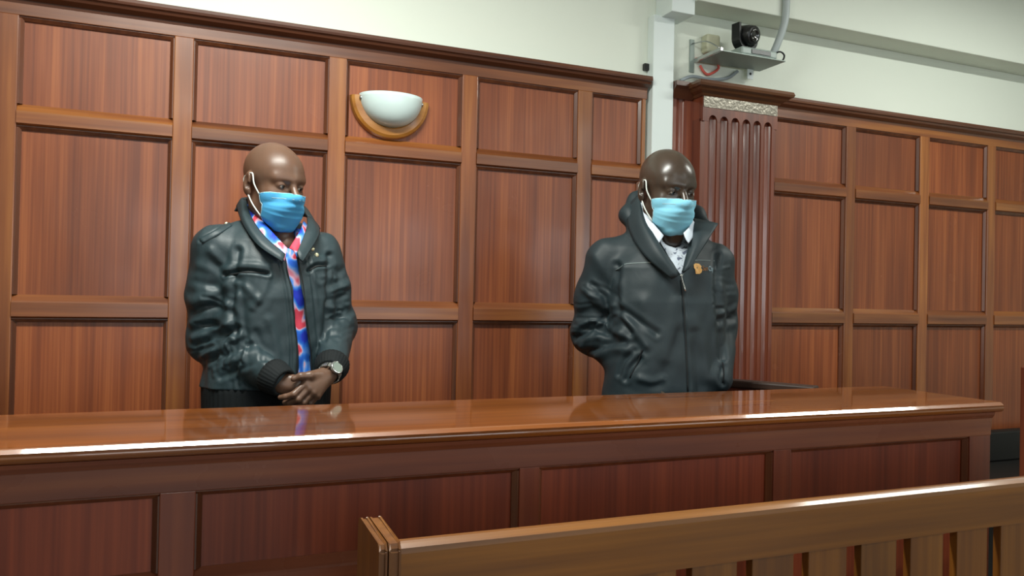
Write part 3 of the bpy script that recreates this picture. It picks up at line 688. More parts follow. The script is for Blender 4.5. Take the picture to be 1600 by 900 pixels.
def make_head(fig, hc, yaw, pitch, roll, scale, skin, mask_m, wide=1.0):
    """returns the head transform; adds eyes, mask and ear loops"""
    Rh = rotm(yaw, pitch, roll)
    H = lambda p: hc + scale*(Rh@np.array(p, float))
    inv = lambda P: ((P-np.asarray(hc, np.float32))@Rh.astype(np.float32))/scale
    for s in (-1, 1):
        bm = bmesh.new(); bmesh.ops.create_uvsphere(bm, u_segments=20, v_segments=14, radius=0.0122*scale)
        e = from_bm('eye', bm, EYEW, fig.root, H((s*0.032*wide, -0.0775, 0.006)), True)
        g = Rh@np.array((0.30, -0.93, -0.22)); g /= np.linalg.norm(g)
        bm = bmesh.new(); bmesh.ops.create_uvsphere(bm, u_segments=14, v_segments=10, radius=0.0066*scale, matrix=Matrix.Diagonal((1, 1, 0.35, 1)))
        i = from_bm('iris', bm, IRIS, e, tuple(g*0.0108*scale), True); i.rotation_euler = Vector(g).to_track_quat('Z', 'Y').to_euler()
    # face mask: pleated sheet over nose and chin
    nu, nv = 36, 40; A = np.zeros((nu+1, nv+1, 3))
    for i in range(nu+1):
        u = -1+2*i/nu; 
        for j in range(nv+1):
            v = j/nv
            ang = u*math.radians(78)
            prof = np.interp(v, [0, 0.12, 0.28, 0.45, 0.7, 0.88, 1.0], [0.072, 0.088, 0.094, 0.088, 0.080, 0.070, 0.050])   # forward reach on the midline
            side = np.interp(v, [0, 0.15, 0.5, 0.85, 1.0], [0.071, 0.070, 0.0705, 0.066, 0.050])
            x = side*math.sin(ang)*wide; y = -0.032-prof*(abs(math.cos(ang))**(0.85 if v > 0.3 else 1.25))
            top = -0.012-0.016*abs(u)**1.5; bot = -0.130+0.026*abs(u)**2
            z = top+(bot-top)*v
            y -= 0.0015*math.sin(9*v+5*u)*(1-u*u)
            A[i, j] = (x, y, z)
    # lay the cloth over the face: push every point clear of the skin, then relax
    for it in range(22):
        P_ = A.reshape(-1, 3).astype(np.float32); d0 = head_sdf(P_, wide); e_ = 0.002
        g_ = np.stack([head_sdf(P_+np.eye(3, dtype=np.float32)[k]*e_, wide)-d0 for k in range(3)], 1)/e_
        g_ /= np.linalg.norm(g_, axis=1, keepdims=True)+1e-6
        wf = np.clip(1.25-np.abs(P_[:, :1])/0.04, 0, 1); g_ = g_*(1-wf)+wf*np.array((0, -1.0, 0)); g_ /= np.linalg.norm(g_, axis=1, keepdims=True)+1e-6
        A = (P_+g_*np.clip(0.0045-d0, 0, 0.01)[:, None]).reshape(A.shape)
        if it < 12:
            B_ = A.copy(); B_[1:-1, 1:-1] = 0.6*A[1:-1, 1:-1]+0.1*(A[:-2, 1:-1]+A[2:, 1:-1]+A[1:-1, :-2]+A[1:-1, 2:]); A = B_
    for vc in (11, 17, 23):                                                     # pleats
        for j in range(nv+1):
            k = 0.003*(1/(1+math.exp(-(j-vc)*2.2)))*math.exp(-max(0, j-vc)*0.30); A[:, j, 1] -= k; A[:, j, 2] -= k*0.4
    A = hc+scale*(A@Rh.T)
    mk = grid_solid('face_mask', A, mask_m, fig.root, 0.0016)
    # white nose wire band and edge binding
    bind = plain('mask_binding', srgb(168, 198, 208), 0.7)
    tube('edge_binding', [A[i, 0] for i in range(0, nu+1, 3)], 0.0017, bind, mk, 6, spline=1)
    tube('nose_wire', [A[i, 5]-0.0006*(Rh@np.array((0, 1, 0))) for i in range(6, nu-5, 3)], 0.0011, bind, mk, 6, spline=1)
    for s, i in ((-1, 0), (1, nu)):
        st = A[i, 2]; en = A[i, nv-6]
        tube('side_binding', [A[i, j] for j in range(0, nv+1, 4)], 0.0017, bind, mk, 6, spline=1)
        earT = H((s*0.085*wide, -0.008, 0.026)); earB = H((s*0.080*wide, 0.004, -0.036)); earK = H((s*0.079*wide, 0.036, 0.004))
        tube('ear_loop', [st, st*0.5+earT*0.5+scale*(Rh@np.array((s*0.006, 0, 0))), earT, earK, earB, en*0.5+earB*0.5+scale*(Rh@np.array((s*0.005, 0, 0))), en], 0.0023, WHITE_LOOP, mk, 8)
    return H, inv, Rh
def join_np(parts):
    Vs, Qs, o = [], [], 0
    for V, Q in parts: Vs.append(V); Qs.append(Q+o); o += len(V)
    return np.concatenate(Vs), np.concatenate(Qs)
def bounds(pts, pad):
    p = np.array(pts); return p.min(0)-pad, p.max(0)+pad
def shoes(fig, feet, mat):
    for f, yaw in feet:
        Rm = rotm(yaw)
        def S(P):
            q = (P-np.asarray(f, np.float32))@Rm.astype(np.float32)
            d = ell(q, (0, -0.10, 0.035), (0.047, 0.12, 0.035)); d = smin(d, ell(q, (0, 0.01, 0.05), (0.042, 0.07, 0.055)), 0.03)
            return np.maximum(d, 0.002-q[:, 2])
        V, Q = surface_nets(S, np.array(f)-(0.18, 0.26, 0.01), np.array(f)+(0.18, 0.16, 0.14), 0.009); mesh_np('shoe', V, Q, mat, fig.root)

def creases(path, wid, n, seed, length, amp, dens=None, tilt=0.5):
    """short folds lying across a sleeve"""
    rs = np.random.RandomState(seed); pts = np.array(catmull([np.array(p, float) for p in path], 12)); out = []
    for i in range(n):
        t = rs.rand() if dens is None else np.clip(rs.normal(dens, 0.2), 0, 0.86); k = int(t*(len(pts)-2)); c = pts[k]; d = pts[k+1]-pts[k]; d /= np.linalg.norm(d)
        nrm = np.array((-d[1], d[0])); a = rs.uniform(-tilt, tilt); v = nrm*math.cos(a)+d*math.sin(a); L = length*rs.uniform(0.5, 1.0)/2
        c = c+nrm*rs.uniform(-0.45, 0.45)*wid; bow = d*rs.uniform(-0.25, 0.25)*L
        out.append(([tuple(c-v*L), tuple(c+bow), tuple(c+v*L)], rs.uniform(2.2, 4.2), amp*rs.choice((-1, 1))*rs.uniform(0.5, 1.0)))
    return out

def hit(fig, V, x, y, rad=4.0):
    """point of a surface seen at pixel (x, y)"""
    px_, py_ = fig.px(V); d = np.hypot(px_-x, py_-y); dep = np.linalg.norm(V-fig.c, axis=1)
    c = np.where(d < rad)[0]
    if len(c) == 0: c = np.argsort(d)[:6]
    near = dep[c].min(); c = c[dep[c] < near+0.012]
    w_ = 1/(d[c]+0.3); return (V[c]*w_[:, None]).sum(0)/w_.sum()
def line_on(fig, V, pts, n=6, lift=0.0015):
    P_ = []
    for a, b in zip(pts[:-1], pts[1:]):
        for t in np.linspace(0, 1, n, endpoint=False): P_.append((a[0]+(b[0]-a[0])*t, a[1]+(b[1]-a[1])*t))
    P_.append(pts[-1]); out = []
    for x, y in P_:
        p = hit(fig, V, x, y); v = p-fig.c; out.append(p-v/np.linalg.norm(v)*lift)
    out = np.array(out)
    for _ in range(2): out[1:-1] = (out[:-2]+2*out[1:-1]+out[2:])/4
    return list(out)
def wob(P, f, a, seed):
    rs = np.random.RandomState(seed); d = np.zeros(len(P), np.float32)
    for k in range(5):
        v = rs.randn(3); v /= np.linalg.norm(v); d += np.sin((P@v.astype(np.float32))*f*(0.7+0.25*k)+rs.rand()*6.3)*a/(1+0.5*k)
    return d

# ================================================================== first man
f1 = Figure(430, -0.5)
tag(f1.root, 'man in a dark grey jacket over a blue and red shirt, hands clasped in front', 'person')
SK1 = skin_mat('brown_skin', srgb(104, 76, 60), None, 0.40)
J1 = cloth('charcoal_nylon', srgb(40, 56, 61), 0.5, 0.5, 0.2, 420, 0.10, crease=0.04, cscale=30)
RIB1 = cloth('dark_rib_knit', srgb(17, 22, 24), 0.8, 0.3, 0.5, 500, 0.1)
TR1 = cloth('navy_denim', srgb(24, 30, 44), 0.8, 0.25, 0.4, 500, 0.15)
LEATHER = plain('black_shoe_leather', srgb(24, 20, 18), 0.35, var=0.1)
def tiedye():
    m, nt, b = newmat('tie_dye_shirt'); tc = N(nt, 'ShaderNodeTexCoord'); mp = N(nt, 'ShaderNodeMapping'); mp.inputs['Scale'].default_value = (22, 14, 15); mp.inputs['Location'].default_value = (0.7, 0.2, 0.15)
    no = N(nt, 'ShaderNodeTexNoise'); no.inputs['Scale'].default_value = 1.0; no.inputs['Detail'].default_value = 1.5; no.inputs['Distortion'].default_value = 0.6
    nt.links.new(tc.outputs['Object'], mp.inputs['Vector']); nt.links.new(mp.outputs[0], no.inputs['Vector'])
    cr = N(nt, 'ShaderNodeValToRGB'); E_ = cr.color_ramp.elements
    E_[0].position = 0.0; E_[0].color = srgb(20, 36, 150); E_[1].position = 1.0; E_[1].color = srgb(210, 60, 90)
    for p, c in ((0.36, srgb(24, 50, 190)), (0.47, srgb(40, 120, 225)), (0.54, srgb(120, 170, 240)), (0.58, srgb(235, 190, 215)), (0.63, srgb(226, 70, 92))):
        k = E_.new(p); k.color = c
    nt.links.new(no.outputs['Fac'], cr.inputs[0]); nt.links.new(cr.outputs[0], b.inputs['Base Color']); b.inputs['Roughness'].default_value = 0.7
    return m
TD = tiedye()
MK1 = mask_mat('blue_mask', None, srgb(78, 164, 214))
hc1 = f1.Q(427, 289, 0.0)
H1, inv1, Rh1 = make_head(f1, hc1, math.radians(37), math.radians(12), math.radians(0), 1.01, SK1, MK1)
q = f1.Q
NB1 = q(424, 372, 0.055)
S1, E1, W1 = q(337, 388, 0.0), q(331, 532, 0.035), q(427, 588, -0.165)
S2, E2, W2 = q(502, 394, 0.065), q(526, 510, 0.085), q(519, 572, -0.13)
zs1 = [0.84, 0.97, 1.06, 1.16, 1.27, 1.37, 1.44, 1.50]
cx1 = [-0.015, -0.015, -0.01, 0.0, 0.005, 0.003, -0.002, -0.006]
cy1 = [0.03, 0.03, 0.028, 0.025, 0.02, 0.025, 0.035, 0.05]
a1_ = [0.196, 0.200, 0.190, 0.182, 0.180, 0.172, 0.140, 0.075]
b1_ = [0.135, 0.138, 0.132, 0.130, 0.133, 0.125, 0.105, 0.075]
def torso1(P): return loft(P, zs1, cx1, cy1, a1_, b1_, 0.30)
def neck1(P):
    d = cone(P, H1((0, 0.022, -0.045)), NB1, 0.056, 0.062)
    return smin(d, cone(P, q(434, 345, 0.01), q(446, 382, -0.02), 0.035, 0.03), 0.03)
def body1(P):
    d = head_sdf(inv1(P))*1.01
    return smin(d, neck1(P), 0.025)
parts = []
V, Q_ = surface_nets(body1, hc1-(0.14, 0.17, 0.22), hc1+(0.14, 0.16, 0.15), 0.0022); parts.append((relax(V, Q_, 1, 0.3), Q_))
# hands: right hand (left in the picture) gripped by the left hand
def hands1(P):
    L = None
    wr = q(514, 585, -0.165)
    kn = [q(479, 598, -0.212), q(483, 606, -0.214), q(489, 613, -0.211), q(496, 618, -0.203)]
    pi = [q(459, 616, -0.226), q(466, 624, -0.222), q(475, 629, -0.214), q(485, 631, -0.203)]
    di = [q(446, 620, -0.219), q(453, 629, -0.206), q(463, 634, -0.197), q(474, 636, -0.187)]
    ti = [q(438, 621, -0.210), q(445, 629, -0.192), q(455, 635, -0.180), q(466, 637, -0.172)]
    palm = cone(P, q(523, 572, -0.14), wr, 0.027, 0.025)
    for k, rr in zip(kn, (0.0125, 0.0125, 0.012, 0.011)): palm = smin(palm, cone(P, wr+(k-wr)*0.25, k, 0.017, rr), 0.012)
    d = palm
    for k, p_, e_, t_, rr in zip(kn, pi, di, ti, (0.0092, 0.0094, 0.009, 0.0078)):
        fing = chain(P, [k, p_, e_, t_], [rr*1.12, rr, rr*0.92, rr*0.8], 0.004); d = smin(d, fing, 0.0045)
    th = chain(P, [q(503, 584, -0.178), q(484, 587, -0.213), q(470, 588, -0.222), q(459, 592, -0.222)], [0.017, 0.0125, 0.0105, 0.0088], 0.006)
    d = smin(d, th, 0.010)
    # gripped hand
    w2 = q(440, 600, -0.175); hand = cone(P, q(418, 588, -0.14), w2, 0.026, 0.025)
    hand = smin(hand, cone(P, w2, q(464, 604, -0.190), 0.024, 0.021), 0.02); hand = smin(hand, cone(P, q(452, 592, -0.185), q(470, 594, -0.195), 0.015, 0.012), 0.012)
    for i in range(4):
        hand = smin(hand, chain(P, [q(464, 596+7*i, -0.182), q(482, 594+8*i, -0.176), q(497, 597+8*i, -0.160)], [0.0105, 0.0095, 0.008], 0.004), 0.004)
    return smin(d, hand, 0.0015)
hb = bounds([q(418, 575, -0.14), q(525, 640, -0.24), q(470, 600, -0.13)], 0.03)
V, Q_ = surface_nets(hands1, hb[0], hb[1], 0.0019); parts.append((relax(V, Q_, 1, 0.3), Q_))
# the rest of the body under the clothes
def under1(P):
    d = torso1(P)+0.032
    for c_ in ([S1, E1, q(425, 588, -0.15)], [S2, E2, q(521, 570, -0.135)]): d = smin(d, chain(P, c_, [0.045, 0.04, 0.028]), 0.02)
    d = smin(d, cone(P, H1((0, 0.02, -0.07)), NB1, 0.045, 0.05), 0.02)
    for s in (-1, 1): d = smin(d, chain(P, [np.array((s*0.09, 0.03, 0.88)), np.array((s*0.10, 0.02, 0.48)), np.array((s*0.11, 0.03, 0.07))], [0.07, 0.045, 0.03]), 0.03)
    return d
V, Q_ = surface_nets(under1, (-0.32, -0.3, 0.0), (0.32, 0.3, 1.55), 0.012); parts.append((V, Q_))
V, Q_ = join_np(parts); mesh_np('body', V, Q_, SK1, f1.root)
# trousers
def trous(P, sp, hipz, r0_=0.105, yaw=0.3, hip=(0.175, 0.125), cx=-0.015):
    d = loft(P, [hipz-0.16, hipz-0.06, hipz+0.10], [cx]*3, [0.03]*3, [hip[0]*0.95, hip[0], hip[0]*0.95], [hip[1]*0.95, hip[1], hip[1]*0.9], yaw)
    for s in (-1, 1): d = smin(d, chain(P, [np.array((cx+s*0.09, 0.03, hipz-0.12)), np.array((cx+s*sp*0.9, 0.015, 0.50)), np.array((cx+s*sp, 0.035, 0.09))], [r0_, 0.075, 0.062]), 0.03)
    d = d+wob(P, 40, 0.002, 5)
    return np.maximum(d, 0.045-P[:, 2])
V, Q_ = surface_nets(lambda P: trous(P, 0.12, 0.90), (-0.32, -0.25, 0.02), (0.32, 0.3, 1.03), 0.010); mesh_np('trousers', V, Q_, TR1, f1.root)
shoes(f1, [((-0.135, 0.05, 0), -0.1), ((0.105, 0.05, 0), 0.35)], LEATHER)
# jacket
open1 = [(386, 316), (398, 345), (420, 374), (446, 399), (457, 450), (461, 500), (466, 550), (463, 600), (463, 660), (488, 660), (486, 600), (485, 550), (478, 500), (473, 450), (463, 398), (472, 372), (482, 345), (440, 325)]
def arms1(P, g=0.0):
    d = chain(P, [S1, S1*0.5+E1*0.5+(-0.004, 0, 0), E1, W1], [0.069+g, 0.070+g, 0.067+g, 0.044+g], 0.03)
    e = chain(P, [S2, S2*0.5+E2*0.5, E2, W2], [0.062+g, 0.062+g, 0.058+g, 0.044+g], 0.03)
    return d, e
def solid1(P):
    d = torso1(P)
    sh_ = smin(cone(P, NB1+(0, 0.01, -0.01), S1+(0.01, 0, 0.004), 0.078, 0.066), cone(P, NB1+(0, 0.01, -0.01), S2+(-0.01, 0, 0.0), 0.076, 0.060), 0.02)
    d = smin(d, sh_, 0.035)
    return d
def jacket1(P):
    base = solid1(P)
    A_, B_ = arms1(P)
    d = smin(smin(base, A_, 0.016), B_, 0.016)
    x, y = f1.px(P); pd = in_poly(open1, x, y).astype(np.float32)*0.0019
    cut = np.maximum(np.maximum(pd, -(base+0.030)), P[:, 1]-0.06)
    d = smax(d, -cut, 0.004)
    d = np.maximum(d, -(neck1(P)-0.014))                                   # room for the neck
    d = d + wob(P, 55, 0.0016, 3)+wob(P, 120, 0.0007, 8)
    d = np.maximum(d, 1.0-P[:, 2])
    return d
V, Q_ = surface_nets(jacket1, (-0.34, -0.34, 0.985), (0.34, 0.30, 1.60), 0.0034)
V = relax(V, Q_, 1, 0.4); Nn = vnormals(V, Q_)
folds1 = [([(302, 528), (345, 512), (364, 500)], 5, 0.006), ([(306, 540), (350, 522), (372, 512)], 4, -0.005), ([(318, 556), (358, 536), (378, 524)], 5, 0.006),
          ([(326, 566), (368, 548), (392, 538)], 4, -0.005), ([(336, 578), (375, 560), (402, 548)], 5, 0.005), ([(345, 590), (388, 572), (412, 560)], 4, -0.004),
          ([(300, 505), (330, 496), (362, 508)], 6, 0.006), ([(300, 488), (330, 478), (358, 486)], 5, -0.005), ([(300, 470), (328, 462), (356, 446)], 7, 0.005),
          ([(306, 440), (335, 448), (362, 470)], 6, -0.004), ([(312, 415), (340, 428), (360, 448)], 7, 0.004), ([(330, 392), (350, 415), (366, 442)], 6, 0.004),
          ([(372, 392), (366, 430), (362, 480), (368, 520)], 5, -0.008), ([(410, 560), (425, 565), (428, 590)], 4, -0.004),
          ([(352, 430), (372, 424), (395, 424), (419, 428)], 2.6, -0.008), ([(350, 421), (372, 415), (395, 414), (419, 418)], 4.5, 0.004), ([(362, 438), (385, 450), (405, 470)], 5, 0.003), ([(420, 432), (412, 455), (395, 480)], 5, 0.0035),
          ([(375, 440), (380, 480), (384, 540)], 5, -0.003),
          ([(482, 423), (494, 415), (513, 414)], 2.6, -0.008), ([(480, 414), (494, 405), (514, 405)], 4.5, 0.004), ([(490, 430), (502, 450), (510, 465)], 4, 0.003),
          ([(514, 400), (514, 440), (512, 480), (506, 530)], 4.5, -0.008),
          ([(516, 455), (530, 450), (545, 442)], 5, 0.005), ([(516, 468), (532, 464), (548, 455)], 4, -0.004), ([(517, 482), (534, 478), (551, 470)], 5, 0.005), ([(518, 496), (535, 494), (553, 488)], 4, -0.004),
          ([(520, 512), (536, 510), (552, 504)], 5, 0.004), ([(520, 420), (530, 425), (538, 420)], 5, -0.003),
          ([(437, 408), (447, 455), (452, 500), (455, 560), (453, 620)], 2.2, -0.003), ([(482, 400), (489, 450), (494, 500), (498, 550)], 2.2, -0.003),
          ([(312, 376), (335, 364), (360, 350)], 2.5, -0.003), ([(420, 500), (432, 540), (438, 570)], 6, 0.003), ([(400, 520), (415, 550), (425, 572)], 6, -0.003)]
folds1 += creases([(330, 400), (322, 470), (334, 540), (372, 568), (405, 582)], 55, 34, 4, 46, 0.0030, 0.6)+creases([(508, 400), (522, 450), (534, 500), (528, 555)], 34, 18, 9, 30, 0.003, 0.6)
V = f1.strokes(V, Nn, folds1); V = relax(V, Q_, 1, 0.25)
jk1 = mesh_np('jacket', V, Q_, J1, f1.root); VJ = V
# shirt under the jacket
def shirt1(P):
    d = solid1(P)+0.022
    d = np.maximum(d, -(neck1(P)-0.004)); d = np.maximum(d, P[:, 2]-1.475-0.25*P[:, 1])
    return np.maximum(np.maximum(d+wob(P, 70, 0.0015, 4), P[:, 1]-0.10), 1.0-P[:, 2])
V, Q_ = surface_nets(shirt1, (-0.25, -0.25, 0.92), (0.25, 0.12, 1.56), 0.0065); sh1 = mesh_np('shirt', V, Q_, TD, f1.root)
f1.sheet('shirt_collar', [[(398, 322, 0.03), (410, 345, -0.035), (430, 368, -0.085), (449, 388, -0.110)], [(392, 318, 0.035), (400, 345, -0.04), (420, 374, -0.095), (447, 396, -0.120)], [(383, 322, 0.045), (391, 350, -0.03), (410, 380, -0.095), (445, 408, -0.126)]], TD, sh1, 0.003)
f1.sheet('shirt_collar', [[(474, 346, 0.0), (468, 362, -0.06), (452, 388, -0.108)], [(478, 350, -0.002), (473, 368, -0.066), (459, 392, -0.118)], [(484, 358, 0.0), (480, 376, -0.06), (464, 402, -0.118)]], TD, sh1, 0.003)
# jacket collar
f1.sheet('collar', [[(384, 312, 0.05), (393, 340, -0.025), (414, 370, -0.092), (446, 398, -0.126)], [(377, 311, 0.05), (383, 342, -0.035), (406, 376, -0.108), (443, 404, -0.138)], [(370, 322, 0.055), (380, 350, -0.035), (404, 384, -0.112), (441, 409, -0.140)]], J1, jk1, 0.005, 6, 5)
f1.sheet('collar', [[(480, 338, 0.03), (479, 356, -0.035), (464, 395, -0.122)], [(488, 342, 0.035), (490, 362, -0.04), (468, 404, -0.130)], [(498, 354, 0.04), (497, 370, -0.035), (473, 409, -0.128)]], J1, jk1, 0.005, 6, 5)
f1.sheet('collar', [[(384, 312, 0.05), (402, 308, 0.115), (440, 312, 0.135), (466, 322, 0.10), (480, 338, 0.03)], [(377, 311, 0.05), (398, 310, 0.135), (440, 314, 0.155), (474, 322, 0.12), (488, 342, 0.035)], [(367, 330, 0.055), (392, 332, 0.15), (440, 336, 0.17), (482, 340, 0.13), (500, 358, 0.04)]], J1, jk1, 0.005, 6, 5)
# knitted cuffs
def cuff(fig, a, b, ra, rb, mat, parent, ribs=30):
    a = np.array(a); b = np.array(b); t = (b-a)/np.linalg.norm(b-a); n_ = np.cross(t, (0, 0, 1.0)); n_ /= np.linalg.norm(n_); bb = np.cross(t, n_)
    Vc = []; Fc = []; seg = ribs*4; prof = [(0.0, 0.9), (0.0, 1.0), (0.25, 1.05), (0.6, 1.04), (0.95, 1.0), (1.0, 0.95), (1.0, 0.80), (0.6, 0.78)]
    for s, k in prof:
        c = a+(b-a)*s; r_ = (ra+(rb-ra)*s)*k
        for i in range(seg):
            an = 2*math.pi*i/seg; rr = r_*(1+0.012*math.cos(an*ribs)); Vc.append(c+rr*(math.cos(an)*n_+math.sin(an)*bb))
    m = len(prof)
    for j in range(m-1):
        for i in range(seg): Fc.append((j*seg+i, j*seg+(i+1) % seg, (j+1)*seg+(i+1) % seg, (j+1)*seg+i))
    return pydata('cuff', Vc, Fc, mat, parent, smooth=True)
cuff(f1, W1+(E1-W1)*0.03, W1+(W1-E1)*0.16+(0.002, 0, -0.002), 0.051, 0.041, RIB1, jk1)
cuff(f1, W2+(E2-W2)*0.04, W2+(q(516, 581, -0.16)-W2)*1.1, 0.051, 0.041, RIB1, jk1)
# hem band, epaulette, snaps, zip edges
f1.sheet('epaulette', [[tuple(hit(f1, VJ, 312, 374)), tuple(hit(f1, VJ, 335, 361)), tuple(hit(f1, VJ, 358, 346))], [tuple(hit(f1, VJ, 317, 381)), tuple(hit(f1, VJ, 341, 368)), tuple(hit(f1, VJ, 363, 352))]], J1, jk1, 0.008, 6, 3, off='local')
snap = plain('brass_snap', srgb(214, 208, 172), 0.3, metal=0.7)
for x, y, s in ((353, 345, 0.006), (488.5, 389, 0.0068), (495, 398, 0.0076)):
    p = hit(f1, VJ, x, y); v = f1.c-p; v /= np.linalg.norm(v)
    bm = lathe_bm([(s, 0), (s, 0.002), (s*0.8, 0.0035), (s*0.3, 0.004)], 16); o = from_bm('snap_button', bm, snap, jk1, tuple(p+v*0.001), True); o.rotation_euler = Vector(v).to_track_quat('Z', 'Y').to_euler()
zipm = plain('dark_zip_tape', srgb(18, 22, 24), 0.6, var=0.2)
tube('zip_edge', line_on(f1, VJ, [(444, 402), (455, 452), (460, 500), (465, 550), (462, 612)], 6), 0.0022, zipm, jk1, 6, spline=1)
tube('zip_edge', line_on(f1, VJ, [(466, 402), (475, 450), (480, 500), (487, 550), (488, 612)], 6), 0.0022, zipm, jk1, 6, spline=1)
for pl in ([(356, 429), (385, 424.5), (417, 427)], [(484, 422), (496, 415), (512, 414)]):
    tube('pocket_zip', line_on(f1, VJ, pl, 5, 0.0004), [0.0015, 0.0036, 0.0042, 0.0036, 0.0015], zipm, jk1, 6, spline=1)
# wrist watch
wt = empty('wristwatch', (0, 0, 0)); wt.parent = f1.root
wa, wb = q(519, 576, -0.150), q(511, 589, -0.178); ax = (wb-wa)/np.linalg.norm(wb-wa); wc = (wa+wb)/2
toc = f1.c-wc; toc = toc+np.array((0.75, 0.0, 0.1)); sd = toc-ax*(toc@ax); sd /= np.linalg.norm(sd); pr_ = np.cross(ax, sd)
silver = plain('silver_watch_metal', srgb(196, 198, 196), 0.22, metal=0.9, var=0.05)
for i in range(15):
    an = 2*math.pi*i/15+0.2
    if abs((an+math.pi) % (2*math.pi)-math.pi) < 0.42: continue
    c = wc+0.032*(math.cos(an)*sd+math.sin(an)*pr_)
    bm = bmesh.new(); bmesh.ops.create_cube(bm, size=1.0, matrix=Matrix.Diagonal((0.018, 0.0115, 0.004, 1))); bmesh.ops.bevel(bm, geom=list(bm.edges), offset=0.001, segments=1, affect='EDGES')
    rad_ = math.cos(an)*sd+math.sin(an)*pr_; Mx = Matrix((ax, np.cross(rad_, ax), rad_)).transposed().to_4x4(); Mx.translation = Vector(c)
    bm.transform(Mx); from_bm('watch_link', bm, silver if i % 2 else plain('dark_watch_link', srgb(60, 60, 62), 0.3, metal=0.6) if i == 0 else silver, wt)
bm = lathe_bm([(0.017, 0), (0.020, 0.002), (0.020, 0.008), (0.0175, 0.010), (0.0165, 0.009), (0.002, 0.009)], 28); o = from_bm('watch_case', bm, silver, wt, tuple(wc+sd*0.029), True); o.rotation_euler = Vector(sd).to_track_quat('Z', 'Y').to_euler()
bm = lathe_bm([(0.0155, 0.0092), (0.0155, 0.0098)], 28); from_bm('watch_dial', bm, plain('watch_dial', srgb(120, 132, 122), 0.3, coat=0.3), o)

# ribbed waistband under the jacket hem
Vc = []; Fc = []; seg = 240
for z_, k_ in ((1.02, 0.93), (1.004, 0.965), (0.985, 0.965), (0.93, 0.955), (0.905, 0.95), (0.895, 0.92), (0.90, 0.88)):
    for i in range(seg):
        an = 2*math.pi*i/seg; c_, s_2 = math.cos(an), math.sin(an); rr = k_*(1+0.006*math.cos(an*60))/((abs(c_)**2.4+abs(s_2)**2.4)**(1/2.4))
        x_, y_ = 0.199*rr*c_, 0.137*rr*s_2; Vc.append((-0.015+x_*math.cos(0.3)-y_*math.sin(0.3), 0.03+x_*math.sin(0.3)+y_*math.cos(0.3), z_))
for j in range(6):
    for i in range(seg): Fc.append((j*seg+i, j*seg+(i+1) % seg, (j+1)*seg+(i+1) % seg, (j+1)*seg+i))
pydata('waistband', Vc, Fc, RIB1, jk1, smooth=True)

# ================================================================== second man
f2 = Figure(1040, -0.8)
tag(f2.root, 'man in a black zip jacket over a white shirt, hands in his jacket pockets', 'person')
SK2 = skin_mat('dark_brown_skin', srgb(66, 54, 45), None, 0.30)
J2 = cloth('black_softshell', srgb(30, 43, 48), 0.58, 0.42, 0.18, 420, 0.08, crease=0.03, cscale=20)
TR2 = cloth('black_trousers', srgb(20, 24, 27), 0.8, 0.25, 0.3, 500, 0.1)
def white_shirt():
    m = cloth('pale_printed_shirt', srgb(206, 216, 228), 0.75, 0.25, 0.1, 400, 0.03); nt = m.node_tree; b = nt.nodes['Principled BSDF']
    tc = N(nt, 'ShaderNodeTexCoord'); no = N(nt, 'ShaderNodeTexNoise'); no.inputs['Scale'].default_value = 34; no.inputs['Detail'].default_value = 1.5; no.inputs['Distortion'].default_value = 2.2
    nt.links.new(tc.outputs['Object'], no.inputs['Vector']); cr = N(nt, 'ShaderNodeValToRGB'); E_ = cr.color_ramp.elements
    E_[0].position = 0.55; E_[0].color = srgb(208, 217, 228); E_[1].position = 0.64; E_[1].color = srgb(104, 112, 132)
    nt.links.new(no.outputs['Fac'], cr.inputs[0]); nt.links.new(cr.outputs[0], b.inputs['Base Color']); return m
WS = white_shirt(); WSC = cloth('pale_shirt_collar', srgb(208, 218, 230), 0.75, 0.25, 0.1, 400, 0.03)
MK2 = mask_mat('pale_blue_mask', None, srgb(136, 204, 228))
q = f2.Q
hc2 = q(1041, 297, 0.0)
H2, inv2, Rh2 = make_head(f2, hc2, math.radians(33), math.radians(15), math.radians(0), 1.05, SK2, MK2, 1.0)
NB2 = q(1040, 378, 0.07)
S1, E1, W1 = q(948, 408, 0.03), q(928, 520, 0.07), q(1002, 588, -0.10)
S2, E2, W2 = q(1116, 412, 0.07), q(1122, 512, 0.11), q(1120, 590, -0.03)
zs2 = [0.84, 0.95, 1.05, 1.16, 1.28, 1.39, 1.46, 1.53]
cx2 = [0.0, 0.0, 0.0, 0.004, 0.004, 0.002, 0.0, 0.0]
cy2 = [0.02, 0.02, 0.02, 0.022, 0.025, 0.035, 0.05, 0.065]
a2_ = [0.200, 0.205, 0.198, 0.190, 0.192, 0.185, 0.145, 0.08]
b2_ = [0.150, 0.152, 0.152, 0.148, 0.142, 0.130, 0.108, 0.075]
def torso2(P): return loft(P, zs2, cx2, cy2, a2_, b2_, 0.33)
def neck2(P):
    d = cone(P, H2((0, 0.022, -0.045)), NB2, 0.060, 0.066)
    return smin(d, cone(P, q(1048, 350, 0.01), q(1052, 372, -0.02), 0.036, 0.03), 0.03)
def body2(P): return smin(head_sdf(inv2(P))*1.05, neck2(P), 0.025)
parts = []
V, Q_ = surface_nets(body2, hc2-(0.14, 0.17, 0.22), hc2+(0.14, 0.16, 0.16), 0.0022); parts.append((relax(V, Q_, 1, 0.3), Q_))
